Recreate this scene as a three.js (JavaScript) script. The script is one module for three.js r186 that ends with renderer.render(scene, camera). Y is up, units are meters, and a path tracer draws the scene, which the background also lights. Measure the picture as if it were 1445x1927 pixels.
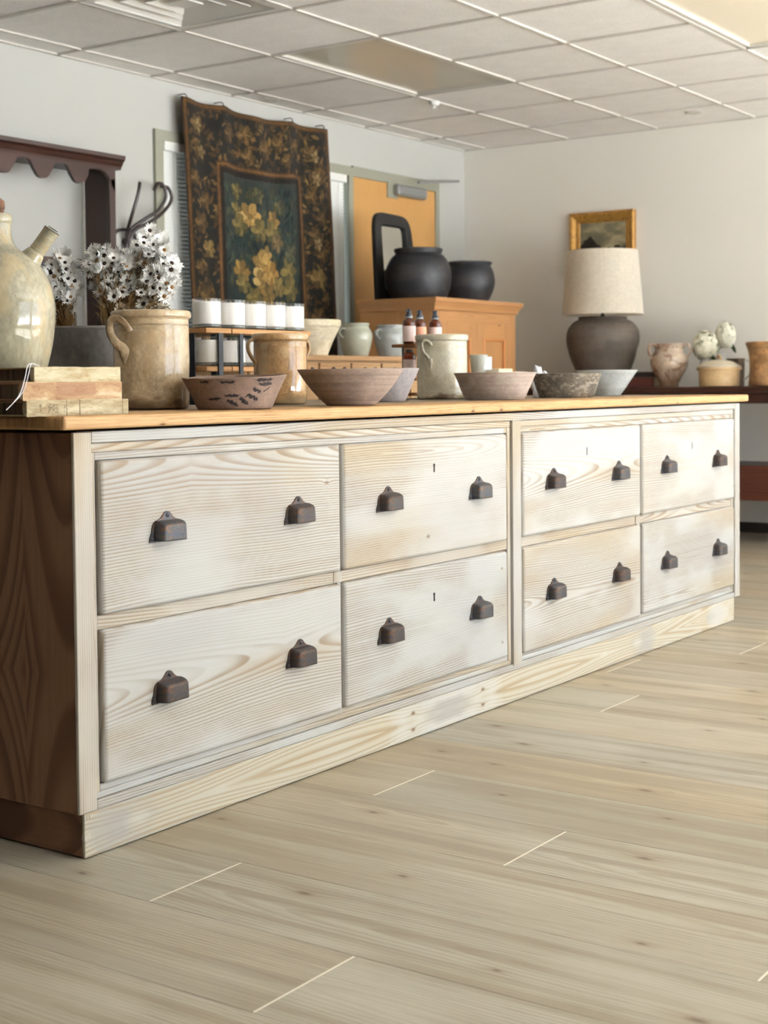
import * as THREE from 'three';
import { RoundedBoxGeometry } from 'three/addons/geometries/RoundedBoxGeometry.js';
import { mergeGeometries } from 'three/addons/utils/BufferGeometryUtils.js';
import { RectAreaLightUniformsLib } from 'three/addons/lights/RectAreaLightUniformsLib.js';

// ---------------------------------------------------------------- camera, sky, light, exposure
const IMG_W = 1445, IMG_H = 1927, FOCAL = 2767.6;
const scene = new THREE.Scene();
const camera = new THREE.PerspectiveCamera(2 * Math.atan(IMG_H / 2 / FOCAL) * 180 / Math.PI, IMG_W / IMG_H, 0.05, 60);
camera.position.set(-1.9294, 0.9006, 2.0461);
camera.rotation.set(-0.03615, -0.96431, -0.00972, 'YXZ');
camera.setViewOffset(IMG_W, IMG_H, 0, 142.1, IMG_W, IMG_H);   // shift lens
camera.focus = 3.3; camera.userData.fStop = 6.3;
const renderer = new THREE.WebGLRenderer({ antialias: true });
renderer.toneMapping = THREE.LinearToneMapping;
renderer.toneMappingExposure = 1.13;
renderer.shadowMap.enabled = true;
RectAreaLightUniformsLib.init();
scene.background = new THREE.Color(0.75, 0.92, 1.10);   // overcast daylight outside
scene.backgroundIntensity = 1.5;

const WX = 6.426, WZ = -3.086, HC = 2.4285, LX = -2.6, FZ = 4.4;   // right wall, back wall, ceiling, left wall, window wall
const WINDOWS = [[0.1, 2.5], [3.0, 6.35]], WIN_LO = 0.2, WIN_HI = 2.25;
const DAY = 4.6;
for (const [a, b] of WINDOWS) {   // daylight in front of each street window
  const l = new THREE.RectAreaLight(new THREE.Color(0.89, 0.98, 1.13), DAY, b - a, WIN_HI - WIN_LO);
  l.position.set((a + b) / 2, (WIN_LO + WIN_HI) / 2, FZ + 0.35); l.lookAt((a + b) / 2, (WIN_LO + WIN_HI) / 2, 0);
  l.name = 'window_daylight'; scene.add(l);
}

const sun = new THREE.DirectionalLight(new THREE.Color(0.89, 0.98, 1.13), 172);   // high sun that only reaches the floor just inside the windows
sun.position.set(3.2, 8.4, 9.0); sun.target.position.set(2.0, 0, 3.6); sun.name = 'sun'; sun.castShadow = true;
sun.shadow.camera.left = -6; sun.shadow.camera.right = 6; sun.shadow.camera.top = 6; sun.shadow.camera.bottom = -6; sun.shadow.mapSize.set(2048, 2048);
scene.add(sun, sun.target);

// ---------------------------------------------------------------- helpers
let seedState = 7;
const rnd = () => { seedState = (seedState + 0x6d2b79f5) | 0; let t = Math.imul(seedState ^ (seedState >>> 15), 1 | seedState); t = (t + Math.imul(t ^ (t >>> 7), 61 | t)) ^ t; return ((t ^ (t >>> 14)) >>> 0) / 4294967296; };
const rr = (a, b) => a + (b - a) * rnd();
const LAT = new Float32Array(65536); for (let i = 0; i < 65536; i++) LAT[i] = rnd();
function vn(x, y) {
  const xi = Math.floor(x), yi = Math.floor(y); let fx = x - xi, fy = y - yi;
  fx = fx * fx * (3 - 2 * fx); fy = fy * fy * (3 - 2 * fy);
  const a = (yi & 255) << 8, b = ((yi + 1) & 255) << 8, c = xi & 255, d = (xi + 1) & 255;
  const p = LAT[a | c], q = LAT[b | c];
  const t = p + (LAT[a | d] - p) * fx, u = q + (LAT[b | d] - q) * fx;
  return t + (u - t) * fy;
}
const fbm = (x, y, n = 3) => { let s = 0, a = 0.5, w = 0; for (let i = 0; i < n; i++) { s += a * vn(x, y); w += a; x = x * 2.03 + 17.1; y = y * 2.03 + 5.7; a *= 0.5; } return s / w; };
const clamp = (x, a = 0, b = 1) => x < a ? a : x > b ? b : x;
const ss = (a, b, x) => { const t = clamp((x - a) / (b - a)); return t * t * (3 - 2 * t); };
const lerp = (a, b, t) => a + (b - a) * t;
function tex(w, h, fn, srgb = true, wrap = THREE.MirroredRepeatWrapping) {
  const d = new Uint8Array(w * h * 4), c = [0, 0, 0];
  for (let y = 0, i = 0; y < h; y++) for (let x = 0; x < w; x++, i += 4) { fn(x, y, c); d[i] = clamp(c[0], 0, 255); d[i + 1] = clamp(c[1], 0, 255); d[i + 2] = clamp(c[2], 0, 255); d[i + 3] = 255; }
  const t = new THREE.DataTexture(d, w, h); t.wrapS = t.wrapT = wrap; t.magFilter = THREE.LinearFilter; t.minFilter = THREE.LinearMipmapLinearFilter; t.generateMipmaps = true;
  if (srgb) t.colorSpace = THREE.SRGBColorSpace; t.needsUpdate = true; return t;
}
const std = (o) => new THREE.MeshStandardMaterial(o), phy = (o) => new THREE.MeshPhysicalMaterial(o);
const hex = (r, g, b) => new THREE.Color().setRGB(r / 255, g / 255, b / 255, THREE.SRGBColorSpace);

const used = new Map();
const numbered = (n) => { const k = used.get(n) ?? 0; used.set(n, k + 1); return k ? n + '_' + String(k).padStart(3, '0') : n; };
function tag(o, label, category, group, kind) { if (label) o.userData.label = label; if (category) o.userData.category = category; if (group) o.userData.group = group; if (kind) o.userData.kind = kind; return o; }
function part(name, geo, mat, parent, pos, rot) {
  const m = new THREE.Mesh(geo, mat); m.name = name; m.castShadow = m.receiveShadow = true;
  if (pos) m.position.set(...pos); if (rot) m.rotation.set(...rot); parent.add(m); return m;
}
function thing(name, label, category, pos = [0, 0, 0], turn = 0, group) {
  const g = new THREE.Group(); g.name = numbered(name); g.position.set(...pos); g.rotation.y = turn; scene.add(g); return tag(g, label, category, group);
}
function struct(name, geo, mat, parent = scene, pos) { const m = part(name, geo, mat, parent, pos); m.userData.kind = 'structure'; return m; }
function copyOf(o, pos, turn, label) { const c = o.clone(); c.name = numbered(o.name.replace(/_\d{3}$/, '')); scene.add(c); c.position.set(...pos); if (turn !== undefined) c.rotation.y = turn; if (label) c.userData = { ...c.userData, label }; return c; }
const merge = (list) => mergeGeometries(list.map((g) => { const n = g.index ? g.toNonIndexed() : g; for (const k of Object.keys(n.attributes)) if (!['position', 'normal', 'uv'].includes(k)) n.deleteAttribute(k); return n; }));

// uv in metres from the dominant axis of each face; grain = axis along which u runs
function uvBox(g, grain = 'x', off = [0, 0]) {
  const n = g.index ? g.toNonIndexed() : g, p = n.attributes.position, q = n.attributes.normal, uv = new Float32Array(p.count * 2);
  for (let i = 0; i < p.count; i += 3) {
    const ax = [0, 0, 0]; for (let k = 0; k < 3; k++) { ax[0] += q.getX(i + k); ax[1] += q.getY(i + k); ax[2] += q.getZ(i + k); }
    const m = ax.map(Math.abs), d = m[0] >= m[1] && m[0] >= m[2] ? 0 : m[1] >= m[2] ? 1 : 2, gi = 'xyz'.indexOf(grain);
    let ua, va; if (d === gi) { ua = (gi + 1) % 3; va = (gi + 2) % 3; } else { ua = gi; va = 3 - gi - d; }
    for (let k = 0; k < 3; k++) { const v = [p.getX(i + k), p.getY(i + k), p.getZ(i + k)]; uv[(i + k) * 2] = v[ua] + off[0]; uv[(i + k) * 2 + 1] = v[va] + off[1]; }
  }
  n.setAttribute('uv', new THREE.BufferAttribute(uv, 2)); return n;
}
const rbox = (w, h, d, r = 0.003, grain = 'x', off, seg = 2) => uvBox(new RoundedBoxGeometry(w, h, d, seg, Math.min(r, w / 2.01, h / 2.01, d / 2.01)), grain, off ?? [rnd() * 5, rnd() * 5]);
const sbox = (w, h, d, grain = 'x', off) => uvBox(new THREE.BoxGeometry(w, h, d), grain, off ?? [0, 0]);
// box given by its corners, in the parent's frame
const spanned = (x0, x1, y0, y1, z0, z1, r, grain, off) => { const g = r ? rbox(x1 - x0, y1 - y0, z1 - z0, r, grain, off) : sbox(x1 - x0, y1 - y0, z1 - z0, grain, off); return g.translate((x0 + x1) / 2, (y0 + y1) / 2, (z0 + z1) / 2); };

function lathe(profile, seg = 64, wobble = 0, wf = 2.3, ws = 0) {
  const pts = profile.map(([r, y]) => new THREE.Vector2(Math.max(r, 0.0002), y)), g = new THREE.LatheGeometry(pts, seg);
  if (wobble) {
    const p = g.attributes.position;
    for (let i = 0; i < p.count; i++) { const x = p.getX(i), y = p.getY(i), z = p.getZ(i), a = Math.atan2(z, x), k = 1 + wobble * (vn(Math.cos(a) * wf + 9 + ws, y * 18 + Math.sin(a) * wf + 4 + ws) - 0.5) * 2; p.setXYZ(i, x * k, y, z * k); }
    g.computeVertexNormals();
    const n = g.attributes.normal, L = pts.length;   // close the seam
    for (let j = 0; j < L; j++) { const a = j, b = seg * L + j, v = new THREE.Vector3(n.getX(a) + n.getX(b), n.getY(a) + n.getY(b), n.getZ(a) + n.getZ(b)).normalize(); n.setXYZ(a, v.x, v.y, v.z); n.setXYZ(b, v.x, v.y, v.z); }
  }
  return g;
}
// smooth a coarse profile
function smooth(pts, n = 40) { const c = new THREE.CatmullRomCurve3(pts.map(([x, y]) => new THREE.Vector3(x, y, 0)), false, 'centripetal'); return c.getPoints(n).map((v) => [v.x, v.y]); }
// tube with changing elliptical section; rad(t) -> [along binormal, along normal]
function sweep(points, rad, seg = 32, around = 10, closed = false, ref = new THREE.Vector3(0, 0, 1)) {
  const c = new THREE.CatmullRomCurve3(points.map((p) => new THREE.Vector3(...p)), closed, 'centripetal'), pos = [], uv = [], idx = [];
  let prev = null;
  for (let i = 0; i <= seg; i++) {
    const t = i / seg, p = c.getPoint(t), T = c.getTangent(t); let N = (prev ?? ref).clone().addScaledVector(T, -(prev ?? ref).dot(T));
    if (N.lengthSq() < 1e-6) N = new THREE.Vector3(1, 0, 0).addScaledVector(T, -T.x); N.normalize(); prev = N; const B = new THREE.Vector3().crossVectors(T, N), [a, b] = rad(t);
    for (let k = 0; k <= around; k++) { const f = k / around * Math.PI * 2, v = p.clone().addScaledVector(B, Math.cos(f) * a).addScaledVector(N, Math.sin(f) * b); pos.push(v.x, v.y, v.z); uv.push(t, k / around); }
  }
  const R = around + 1; for (let i = 0; i < seg; i++) for (let k = 0; k < around; k++) { const a = i * R + k; idx.push(a, a + R, a + 1, a + 1, a + R, a + R + 1); }
  if (!closed) for (const e of [0, seg]) { const q = c.getPoint(e / seg), m = pos.length / 3; pos.push(q.x, q.y, q.z); uv.push(0, 0); for (let k = 0; k < around; k++) { const a = e * R + k; e ? idx.push(m, a, a + 1) : idx.push(m, a + 1, a); } }
  const g = new THREE.BufferGeometry(); g.setAttribute('position', new THREE.Float32BufferAttribute(pos, 3)); g.setAttribute('uv', new THREE.Float32BufferAttribute(uv, 2)); g.setIndex(idx); g.computeVertexNormals(); return g;
}
const extrude = (shape, depth, bevel = 0, seg = 12) => new THREE.ExtrudeGeometry(shape, { depth, bevelEnabled: bevel > 0, bevelSize: bevel, bevelThickness: bevel, bevelSegments: 2, curveSegments: seg });

// ---------------------------------------------------------------- textures: wood
// flat-sawn boards: rings round a slightly tilted pith; fn gets (late wood 0..1, fibre, blotch, board random, x m, y m, out)
function wood(px, py, W, H, o, fn) {
  const boards = Math.ceil(H / o.board) + 1, B = [];
  for (let i = 0; i < boards; i++) B.push({ y: (i + rr(0.1, 0.9)) * o.board, tilt: rr(0.5, 1) * o.tilt * (rnd() < 0.5 ? -1 : 1), d: rr(-0.5, 0.5) * o.tilt * W + (o.off ?? 0) * rr(0.8, 1.2), ph: rr(0, 90), r: rnd() });
  const K = []; for (let i = 0; i < (o.knots ?? 0); i++) K.push([rr(0, W), rr(0, H), rr(0.5, 1) * (o.knot ?? 0.012)]);
  return tex(px, py, (ix, iy, c) => {
    const x = ix / px * W, y = iy / py * H, b = B[Math.floor(y / o.board)];
    let dd = b.d + b.tilt * (x - W / 2) + (vn(x * 1.3 + b.ph, y * 1.1) - 0.5) * o.wave, yy = y - b.y + (vn(x * 2.2 + b.ph, y * 6) - 0.5) * 0.02 + (vn(x * 7, y * 9 + b.ph) - 0.5) * 0.003;
    let core = 0;
    for (const [kx, ky, kr] of K) { const ex = (x - kx) / (kr * 3.2), ey = (y - ky) / (kr * 1.5), e = ex * ex + ey * ey; if (e < 8) { dd += kr * 1.6 * Math.exp(-e); const q = ((x - kx) / kr) ** 2 * 0.45 + ((y - ky) / kr) ** 2 * 1.4; core = Math.max(core, Math.exp(-q * 1.6)); } }
    const R = Math.sqrt(yy * yy + dd * dd), ph = R / o.ring + vn(R * 40 + b.ph, 3) * 1.2, t = ph - Math.floor(ph), amp = 0.45 + 0.55 * vn(Math.floor(ph) * 0.73 + b.ph, 1.5);
    const late = ss(0.35, 0.86, t) * (1 - ss(0.9, 1, t)) * amp, fib = vn(x * o.fx, y * o.fy) * 0.6 + vn(x * o.fx * 3, y * o.fy * 2.3) * 0.4;
    fn(late, fib, fbm(x * 1.9 + b.ph, y * 6 + b.ph, 3), b.r, x, y, c, core);
  });
}
const mixc = (c, r, g, b, t) => { c[0] += (r - c[0]) * t; c[1] += (g - c[1]) * t; c[2] += (b - c[2]) * t; };
const metreMap = (t, W, H) => { t.repeat.set(1 / W, 1 / H); return t; };

// white-washed pine of the drawers and frame
const pineTex = metreMap(wood(2048, 2048, 2, 1.9, { board: 0.38, tilt: 0.06, wave: 0.06, ring: 0.0056, fx: 9, fy: 420, knots: 9, knot: 0.007 }, (l, f, m, r, x, y, c, k) => {
  c[0] = 208; c[1] = 201; c[2] = 188;
  mixc(c, 196, 174, 140, ss(0.5, 0.8, m) * 0.75); mixc(c, 186, 178, 172, ss(0.5, 0.75, fbm(x * 2.3 + 40, y * 4 + 9, 3)) * 0.5);
  const wash = ss(0.40, 0.66, fbm(x * 3 + 11, y * 7 + 3, 4));
  mixc(c, 146, 118, 88, l * (0.9 - 0.55 * wash)); mixc(c, 172, 150, 120, (1 - f) * 0.25); mixc(c, 216, 211, 200, wash * 0.38);
  mixc(c, 172, 138, 96, ss(0.62, 0.82, fbm(x * 1.5 + 70, y * 9 + 31, 2)) * 0.35); mixc(c, 120, 92, 66, k * 0.8);
}), 2, 1.9);
// bolder, yellower pine of the plinth
const plinthTex = metreMap(wood(2048, 256, 2, 0.25, { board: 0.25, tilt: 0.055, off: 0.10, wave: 0.10, ring: 0.011, fx: 8, fy: 300, knots: 2, knot: 0.010 }, (l, f, m, r, x, y, c, k) => {
  c[0] = 200; c[1] = 190; c[2] = 168; mixc(c, 194, 168, 126, ss(0.45, 0.7, m) * 0.6); mixc(c, 152, 116, 74, l * 0.6); mixc(c, 168, 162, 156, ss(0.52, 0.7, fbm(x * 5 + 3, y * 11, 3)) * 0.7); mixc(c, 212, 208, 198, ss(0.5, 0.72, fbm(x * 6 + 31, y * 14 + 8, 3)) * 0.65); mixc(c, 215, 190, 150, (1 - f) * 0.2); mixc(c, 110, 78, 52, k * 0.85);
}), 2, 0.25);
const sideTex = metreMap(wood(1024, 1024, 1.1, 1.1, { board: 0.24, tilt: 0.13, off: 0.22, wave: 0.06, ring: 0.012, fx: 6, fy: 260 }, (l, f, m, r, x, y, c) => {
  c[0] = 128; c[1] = 96; c[2] = 68; mixc(c, 74, 46, 28, l * 0.9); mixc(c, 96, 68, 46, (1 - f) * 0.4); mixc(c, 150, 116, 84, ss(0.5, 0.8, m) * 0.4);
}), 1.1, 1.1);
const oakTex = metreMap(wood(2048, 512, 2, 0.5, { board: 0.17, tilt: 0.035, wave: 0.04, ring: 0.0055, fx: 14, fy: 700, knots: 8, knot: 0.01 }, (l, f, m, r, x, y, c, k) => {
  c[0] = 205; c[1] = 171; c[2] = 122; mixc(c, 163, 122, 76, l * 0.55); mixc(c, 150, 112, 70, ss(0.55, 0.25, f) * 0.55); mixc(c, 222, 192, 146, ss(0.5, 0.75, m) * 0.5); mixc(c, 92, 62, 38, k);
}), 2, 0.5);
const oakTopTex = metreMap(wood(1024, 512, 2, 1, { board: 0.2, tilt: 0.03, wave: 0.04, ring: 0.007, fx: 14, fy: 500 }, (l, f, m, r, x, y, c) => {
  c[0] = 158; c[1] = 138; c[2] = 112; mixc(c, 112, 92, 70, l * 0.5 + (1 - f) * 0.3); mixc(c, 176, 160, 136, ss(0.5, 0.75, m) * 0.5);
}), 2, 1);
const orangeTex = metreMap(wood(512, 512, 1, 1, { board: 0.25, tilt: 0.05, wave: 0.05, ring: 0.011, fx: 8, fy: 300, knots: 3 }, (l, f, m, r, x, y, c, k) => {
  c[0] = 204; c[1] = 156; c[2] = 104; mixc(c, 170, 118, 70, l * 0.5 + (1 - f) * 0.2); mixc(c, 218, 164, 104, ss(0.5, 0.8, m) * 0.4); mixc(c, 90, 52, 26, k);
}), 1, 1);
const doorTex = metreMap(wood(256, 512, 1, 1, { board: 0.33, tilt: 0.02, wave: 0.03, ring: 0.02, fx: 3, fy: 160 }, (l, f, m, r, x, y, c) => {
  c[0] = 222; c[1] = 172; c[2] = 104; mixc(c, 206, 152, 84, l * 0.3 + (1 - f) * 0.25); mixc(c, 230, 182, 116, ss(0.5, 0.8, m) * 0.4);
}), 1, 1);
const darkTex = metreMap(wood(512, 512, 1, 1, { board: 0.25, tilt: 0.04, wave: 0.04, ring: 0.012, fx: 8, fy: 300 }, (l, f, m, r, x, y, c) => {
  c[0] = 104; c[1] = 62; c[2] = 42; mixc(c, 56, 30, 20, l * 0.6 + (1 - f) * 0.3); mixc(c, 128, 80, 54, ss(0.5, 0.8, m) * 0.4);
}), 1, 1);
const spiceTex = metreMap(wood(512, 256, 1, 0.5, { board: 0.25, tilt: 0.04, wave: 0.04, ring: 0.012, fx: 8, fy: 300, knots: 4 }, (l, f, m, r, x, y, c, k) => {
  c[0] = 178; c[1] = 138; c[2] = 94; mixc(c, 128, 92, 58, l * 0.6 + (1 - f) * 0.3); mixc(c, 196, 164, 122, ss(0.5, 0.8, m) * 0.5); mixc(c, 70, 44, 26, k);
}), 1, 0.5);
// six floor strips in one texture, 1.83 m long
const STRIPS = 6, floorTex = (() => {
  const S = []; for (let i = 0; i < STRIPS; i++) S.push({ ph: rr(0, 200), y0: rr(0.05, 0.2), tilt: rr(0.02, 0.05) * (rnd() < 0.5 ? -1 : 1), d: rr(-0.02, 0.02), tone: rr(-7, 7), warm: rr(-4, 4), knots: Array.from({ length: 4 }, () => [rr(0.1, 1.75), rr(0.03, 0.22), rr(0.004, 0.009)]) });
  const W = 1.83, px = 2048, py = 2046, row = py / STRIPS;
  return tex(px, py, (ix, iy, c) => {
    const s = S[Math.min(STRIPS - 1, Math.floor(iy / row))], x = ix / px * W, y = (iy % row) / row * 0.251;
    let dd = s.d + s.tilt * (x - 0.9) + (vn(x * 1.5 + s.ph, y * 2) - 0.5) * 0.07, core = 0, halo = 0; const yy = y - s.y0 + (vn(x * 2.6 + s.ph, y * 7 + 3) - 0.5) * 0.03;
    for (const [kx, ky, kr] of s.knots) { const e = ((x - kx) / (kr * 6)) ** 2 + ((y - ky) / (kr * 2.2)) ** 2; if (e < 9) { dd += kr * 2 * Math.exp(-e); core = Math.max(core, Math.exp(-(((x - kx) / kr) ** 2 * 0.3 + ((y - ky) / kr) ** 2 * 1.6) * 1.2)); halo = Math.max(halo, Math.exp(-e * 0.9)); } }
    const ph = Math.sqrt(yy * yy + dd * dd) / 0.009, t = ph - Math.floor(ph), late = ss(0.3, 0.85, t) * (1 - ss(0.9, 1, t)), fib = vn(x * 7 + s.ph, y * 520) * 0.5 + vn(x * 26 + s.ph, y * 1100) * 0.5, st = fbm(x * 1.1 + s.ph, y * 26 + s.ph, 3), bl = fbm(x * 2.2 + s.ph, y * 7, 3);
    c[0] = 190 + s.tone + s.warm; c[1] = 176 + s.tone; c[2] = 154 + s.tone - s.warm;
    mixc(c, 150, 131, 106, ss(0.42, 0.75, st) * 0.62); mixc(c, 150, 131, 106, late * 0.38 + ss(0.6, 0.2, fib) * 0.4); mixc(c, 204, 193, 173, ss(0.48, 0.75, bl) * 0.45); mixc(c, 138, 112, 84, halo * 0.4); mixc(c, 92, 70, 50, core * 0.85);
  }, true, THREE.ClampToEdgeWrapping);
})();

// ---------------------------------------------------------------- textures: glazes, cloth, metal
function glaze(base, o = {}) {
  const [r, g, b] = base, ph = rnd() * 200, N = o.size ?? 512, spots = Array.from({ length: o.spots ?? 0 }, () => [rnd(), rnd(), rr(0.2, 1) * (o.spotSize ?? 0.008)]);
  const gt = tex(N, N, (ix, iy, c) => {
    const u = ix / N, v = iy / N, X = u * 4.4 * (o.marks ? 2 : 1) + ph, Y = v * 5 + ph * 0.3;
    c[0] = r; c[1] = g; c[2] = b; const m = fbm(X * 1.4, Y * 1.4, 4), fine = fbm(X * 13, Y * 13, 3);
    const k = (m - 0.5) * (o.mottle ?? 0.25) * 2 + (fine - 0.5) * (o.fine ?? 0.14) * 2; for (let i = 0; i < 3; i++) c[i] *= 1 + k * (o.tint?.[i] ?? 1);
    if (o.rings) { const q = (vn(v * o.rings + ph, m * 2) - 0.5) * (o.ringDepth ?? 0.22); for (let i = 0; i < 3; i++) c[i] *= 1 + q; }
    if (o.patch) mixc(c, ...o.patch, ss(0.52, 0.66, fbm(X * (o.patchScale ?? 1.8) + 50, Y * (o.patchScale ?? 1.8), 4)) * (o.patchAmount ?? 0.8));
    if (o.foot) mixc(c, ...o.foot, ss(o.footTop ?? 0.3, 0, v + (m - 0.5) * 0.35) * 0.75);
    for (const [su, sv, sr] of spots) { const e = Math.hypot((u - su) * 2.2, v - sv) / sr; if (e < 1) mixc(c, ...(o.spotColor ?? [70, 52, 36]), (1 - e) * 0.9); }
    if (o.marks) o.marks(u, v, c);
  }, true, o.marks ? THREE.RepeatWrapping : THREE.MirroredRepeatWrapping); if (!o.marks) gt.repeat.set(2, 1); return gt;
}
const glazed = (map, rough = 0.32, coat = 0.7, extra = {}) => phy({ map, color: lin(0.80, 0.80, 0.82), roughness: 0.5 + rough * 0.5, specularIntensity: 0.4, clearcoat: Math.min(1, coat + 0.15), clearcoatRoughness: 0.05, bumpMap: map, bumpScale: 0.0012, ...extra });
const matte = (map, rough = 0.85, extra = {}) => std({ map, roughness: rough, bumpMap: map, bumpScale: 0.0015, ...extra });

const lin = (r, g, b) => new THREE.Color().setRGB(r, g, b);
const M = {};
M.pine = std({ map: pineTex, color: lin(0.75, 0.81, 0.90), roughness: 0.78, bumpMap: pineTex, bumpScale: 0.0012 });
M.pineWarm = std({ map: pineTex, roughness: 0.8, color: lin(0.74, 0.79, 0.86), bumpMap: pineTex, bumpScale: 0.0012 });
M.pineCool = std({ map: pineTex, roughness: 0.8, color: lin(0.71, 0.78, 0.88), bumpMap: pineTex, bumpScale: 0.0012 });
M.pineTan = std({ map: pineTex, roughness: 0.8, color: lin(0.76, 0.77, 0.78), bumpMap: pineTex, bumpScale: 0.0012 });
M.plinth = std({ map: plinthTex, color: lin(0.80, 0.86, 0.94), roughness: 0.82, bumpMap: plinthTex, bumpScale: 0.0015 });
M.side = std({ map: sideTex, roughness: 0.7, bumpMap: sideTex, bumpScale: 0.0008 });
M.oak = std({ map: oakTex, color: lin(0.80, 0.72, 0.64), roughness: 0.65, bumpMap: oakTex, bumpScale: 0.0012 });
M.oakTop = std({ map: oakTopTex, color: lin(0.75, 0.75, 0.75), roughness: 0.7 });
M.orange = std({ map: orangeTex, color: lin(0.74, 0.68, 0.64), roughness: 0.5 });
M.door = std({ map: doorTex, color: lin(0.72, 0.68, 0.62), roughness: 0.45 });
M.dark = std({ map: darkTex, color: lin(0.32, 0.26, 0.24), roughness: 0.42 });
M.spice = std({ map: spiceTex, roughness: 0.7 });
M.gap = std({ color: hex(70, 56, 42), roughness: 0.95 });
M.keyhole = std({ color: hex(24, 18, 14), roughness: 0.9 });
const ironTex = tex(256, 256, (x, y, c) => { const m = fbm(x / 30, y / 30, 4), f = fbm(x / 4, y / 4, 2); c[0] = 78; c[1] = 76; c[2] = 76; mixc(c, 104, 82, 68, ss(0.5, 0.68, m)); mixc(c, 66, 74, 88, ss(0.55, 0.35, fbm(x / 40 + 9, y / 40, 3)) * 0.7); mixc(c, 40, 38, 38, ss(0.55, 0.75, f) * 0.6); });
M.iron = std({ map: ironTex, roughness: 0.5, metalness: 0.55, side: THREE.DoubleSide, bumpMap: ironTex, bumpScale: 0.0006 });
M.blackMetal = std({ color: hex(38, 40, 44), roughness: 0.5, metalness: 0.4 });
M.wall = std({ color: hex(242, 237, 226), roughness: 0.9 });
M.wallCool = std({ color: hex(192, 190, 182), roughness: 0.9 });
M.wallDark = std({ color: hex(52, 46, 42), roughness: 0.95 });
M.grid = std({ color: hex(206, 200, 189), roughness: 0.6 });
const tileTex = tex(512, 512, (x, y, c) => { const f = fbm(x / 3.2, y / 3.2, 2), m = fbm(x / 60, y / 60, 2); const k = 244 + (f - 0.5) * 30 + (m - 0.5) * 8 - (f > 0.74 ? 30 : 0); c[0] = k; c[1] = k - 5; c[2] = k - 12; }, true, THREE.RepeatWrapping); tileTex.repeat.set(1 / 0.6, 1 / 0.6);
M.tile = std({ map: tileTex, roughness: 0.95, bumpMap: tileTex, bumpScale: 0.001 });
M.lens = phy({ color: hex(190, 181, 163), roughness: 0.35, clearcoat: 0.2 });
M.lensCream = phy({ color: hex(244, 230, 204), roughness: 0.4, clearcoat: 0.2 });
M.whitePlastic = std({ color: hex(240, 238, 232), roughness: 0.5 });
M.ventMetal = std({ color: hex(232, 228, 218), roughness: 0.35, metalness: 0.1 });
M.ventDark = std({ color: hex(90, 90, 88), roughness: 0.8 });
M.olive = std({ color: hex(150, 148, 130), roughness: 0.6 });
M.blind = std({ color: hex(240, 238, 230), roughness: 0.6 });
M.steel = std({ color: hex(150, 150, 148), roughness: 0.4, metalness: 0.5 });
M.pane = phy({ color: 0xffffff, transmission: 1, thickness: 0, roughness: 0.03 });
M.wax = std({ color: hex(246, 243, 236), roughness: 0.6 });
M.glass = phy({ color: 0xffffff, transmission: 1, thickness: 0, roughness: 0.02, ior: 1.5 });
M.baseboard = std({ color: hex(58, 50, 44), roughness: 0.8 });

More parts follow.
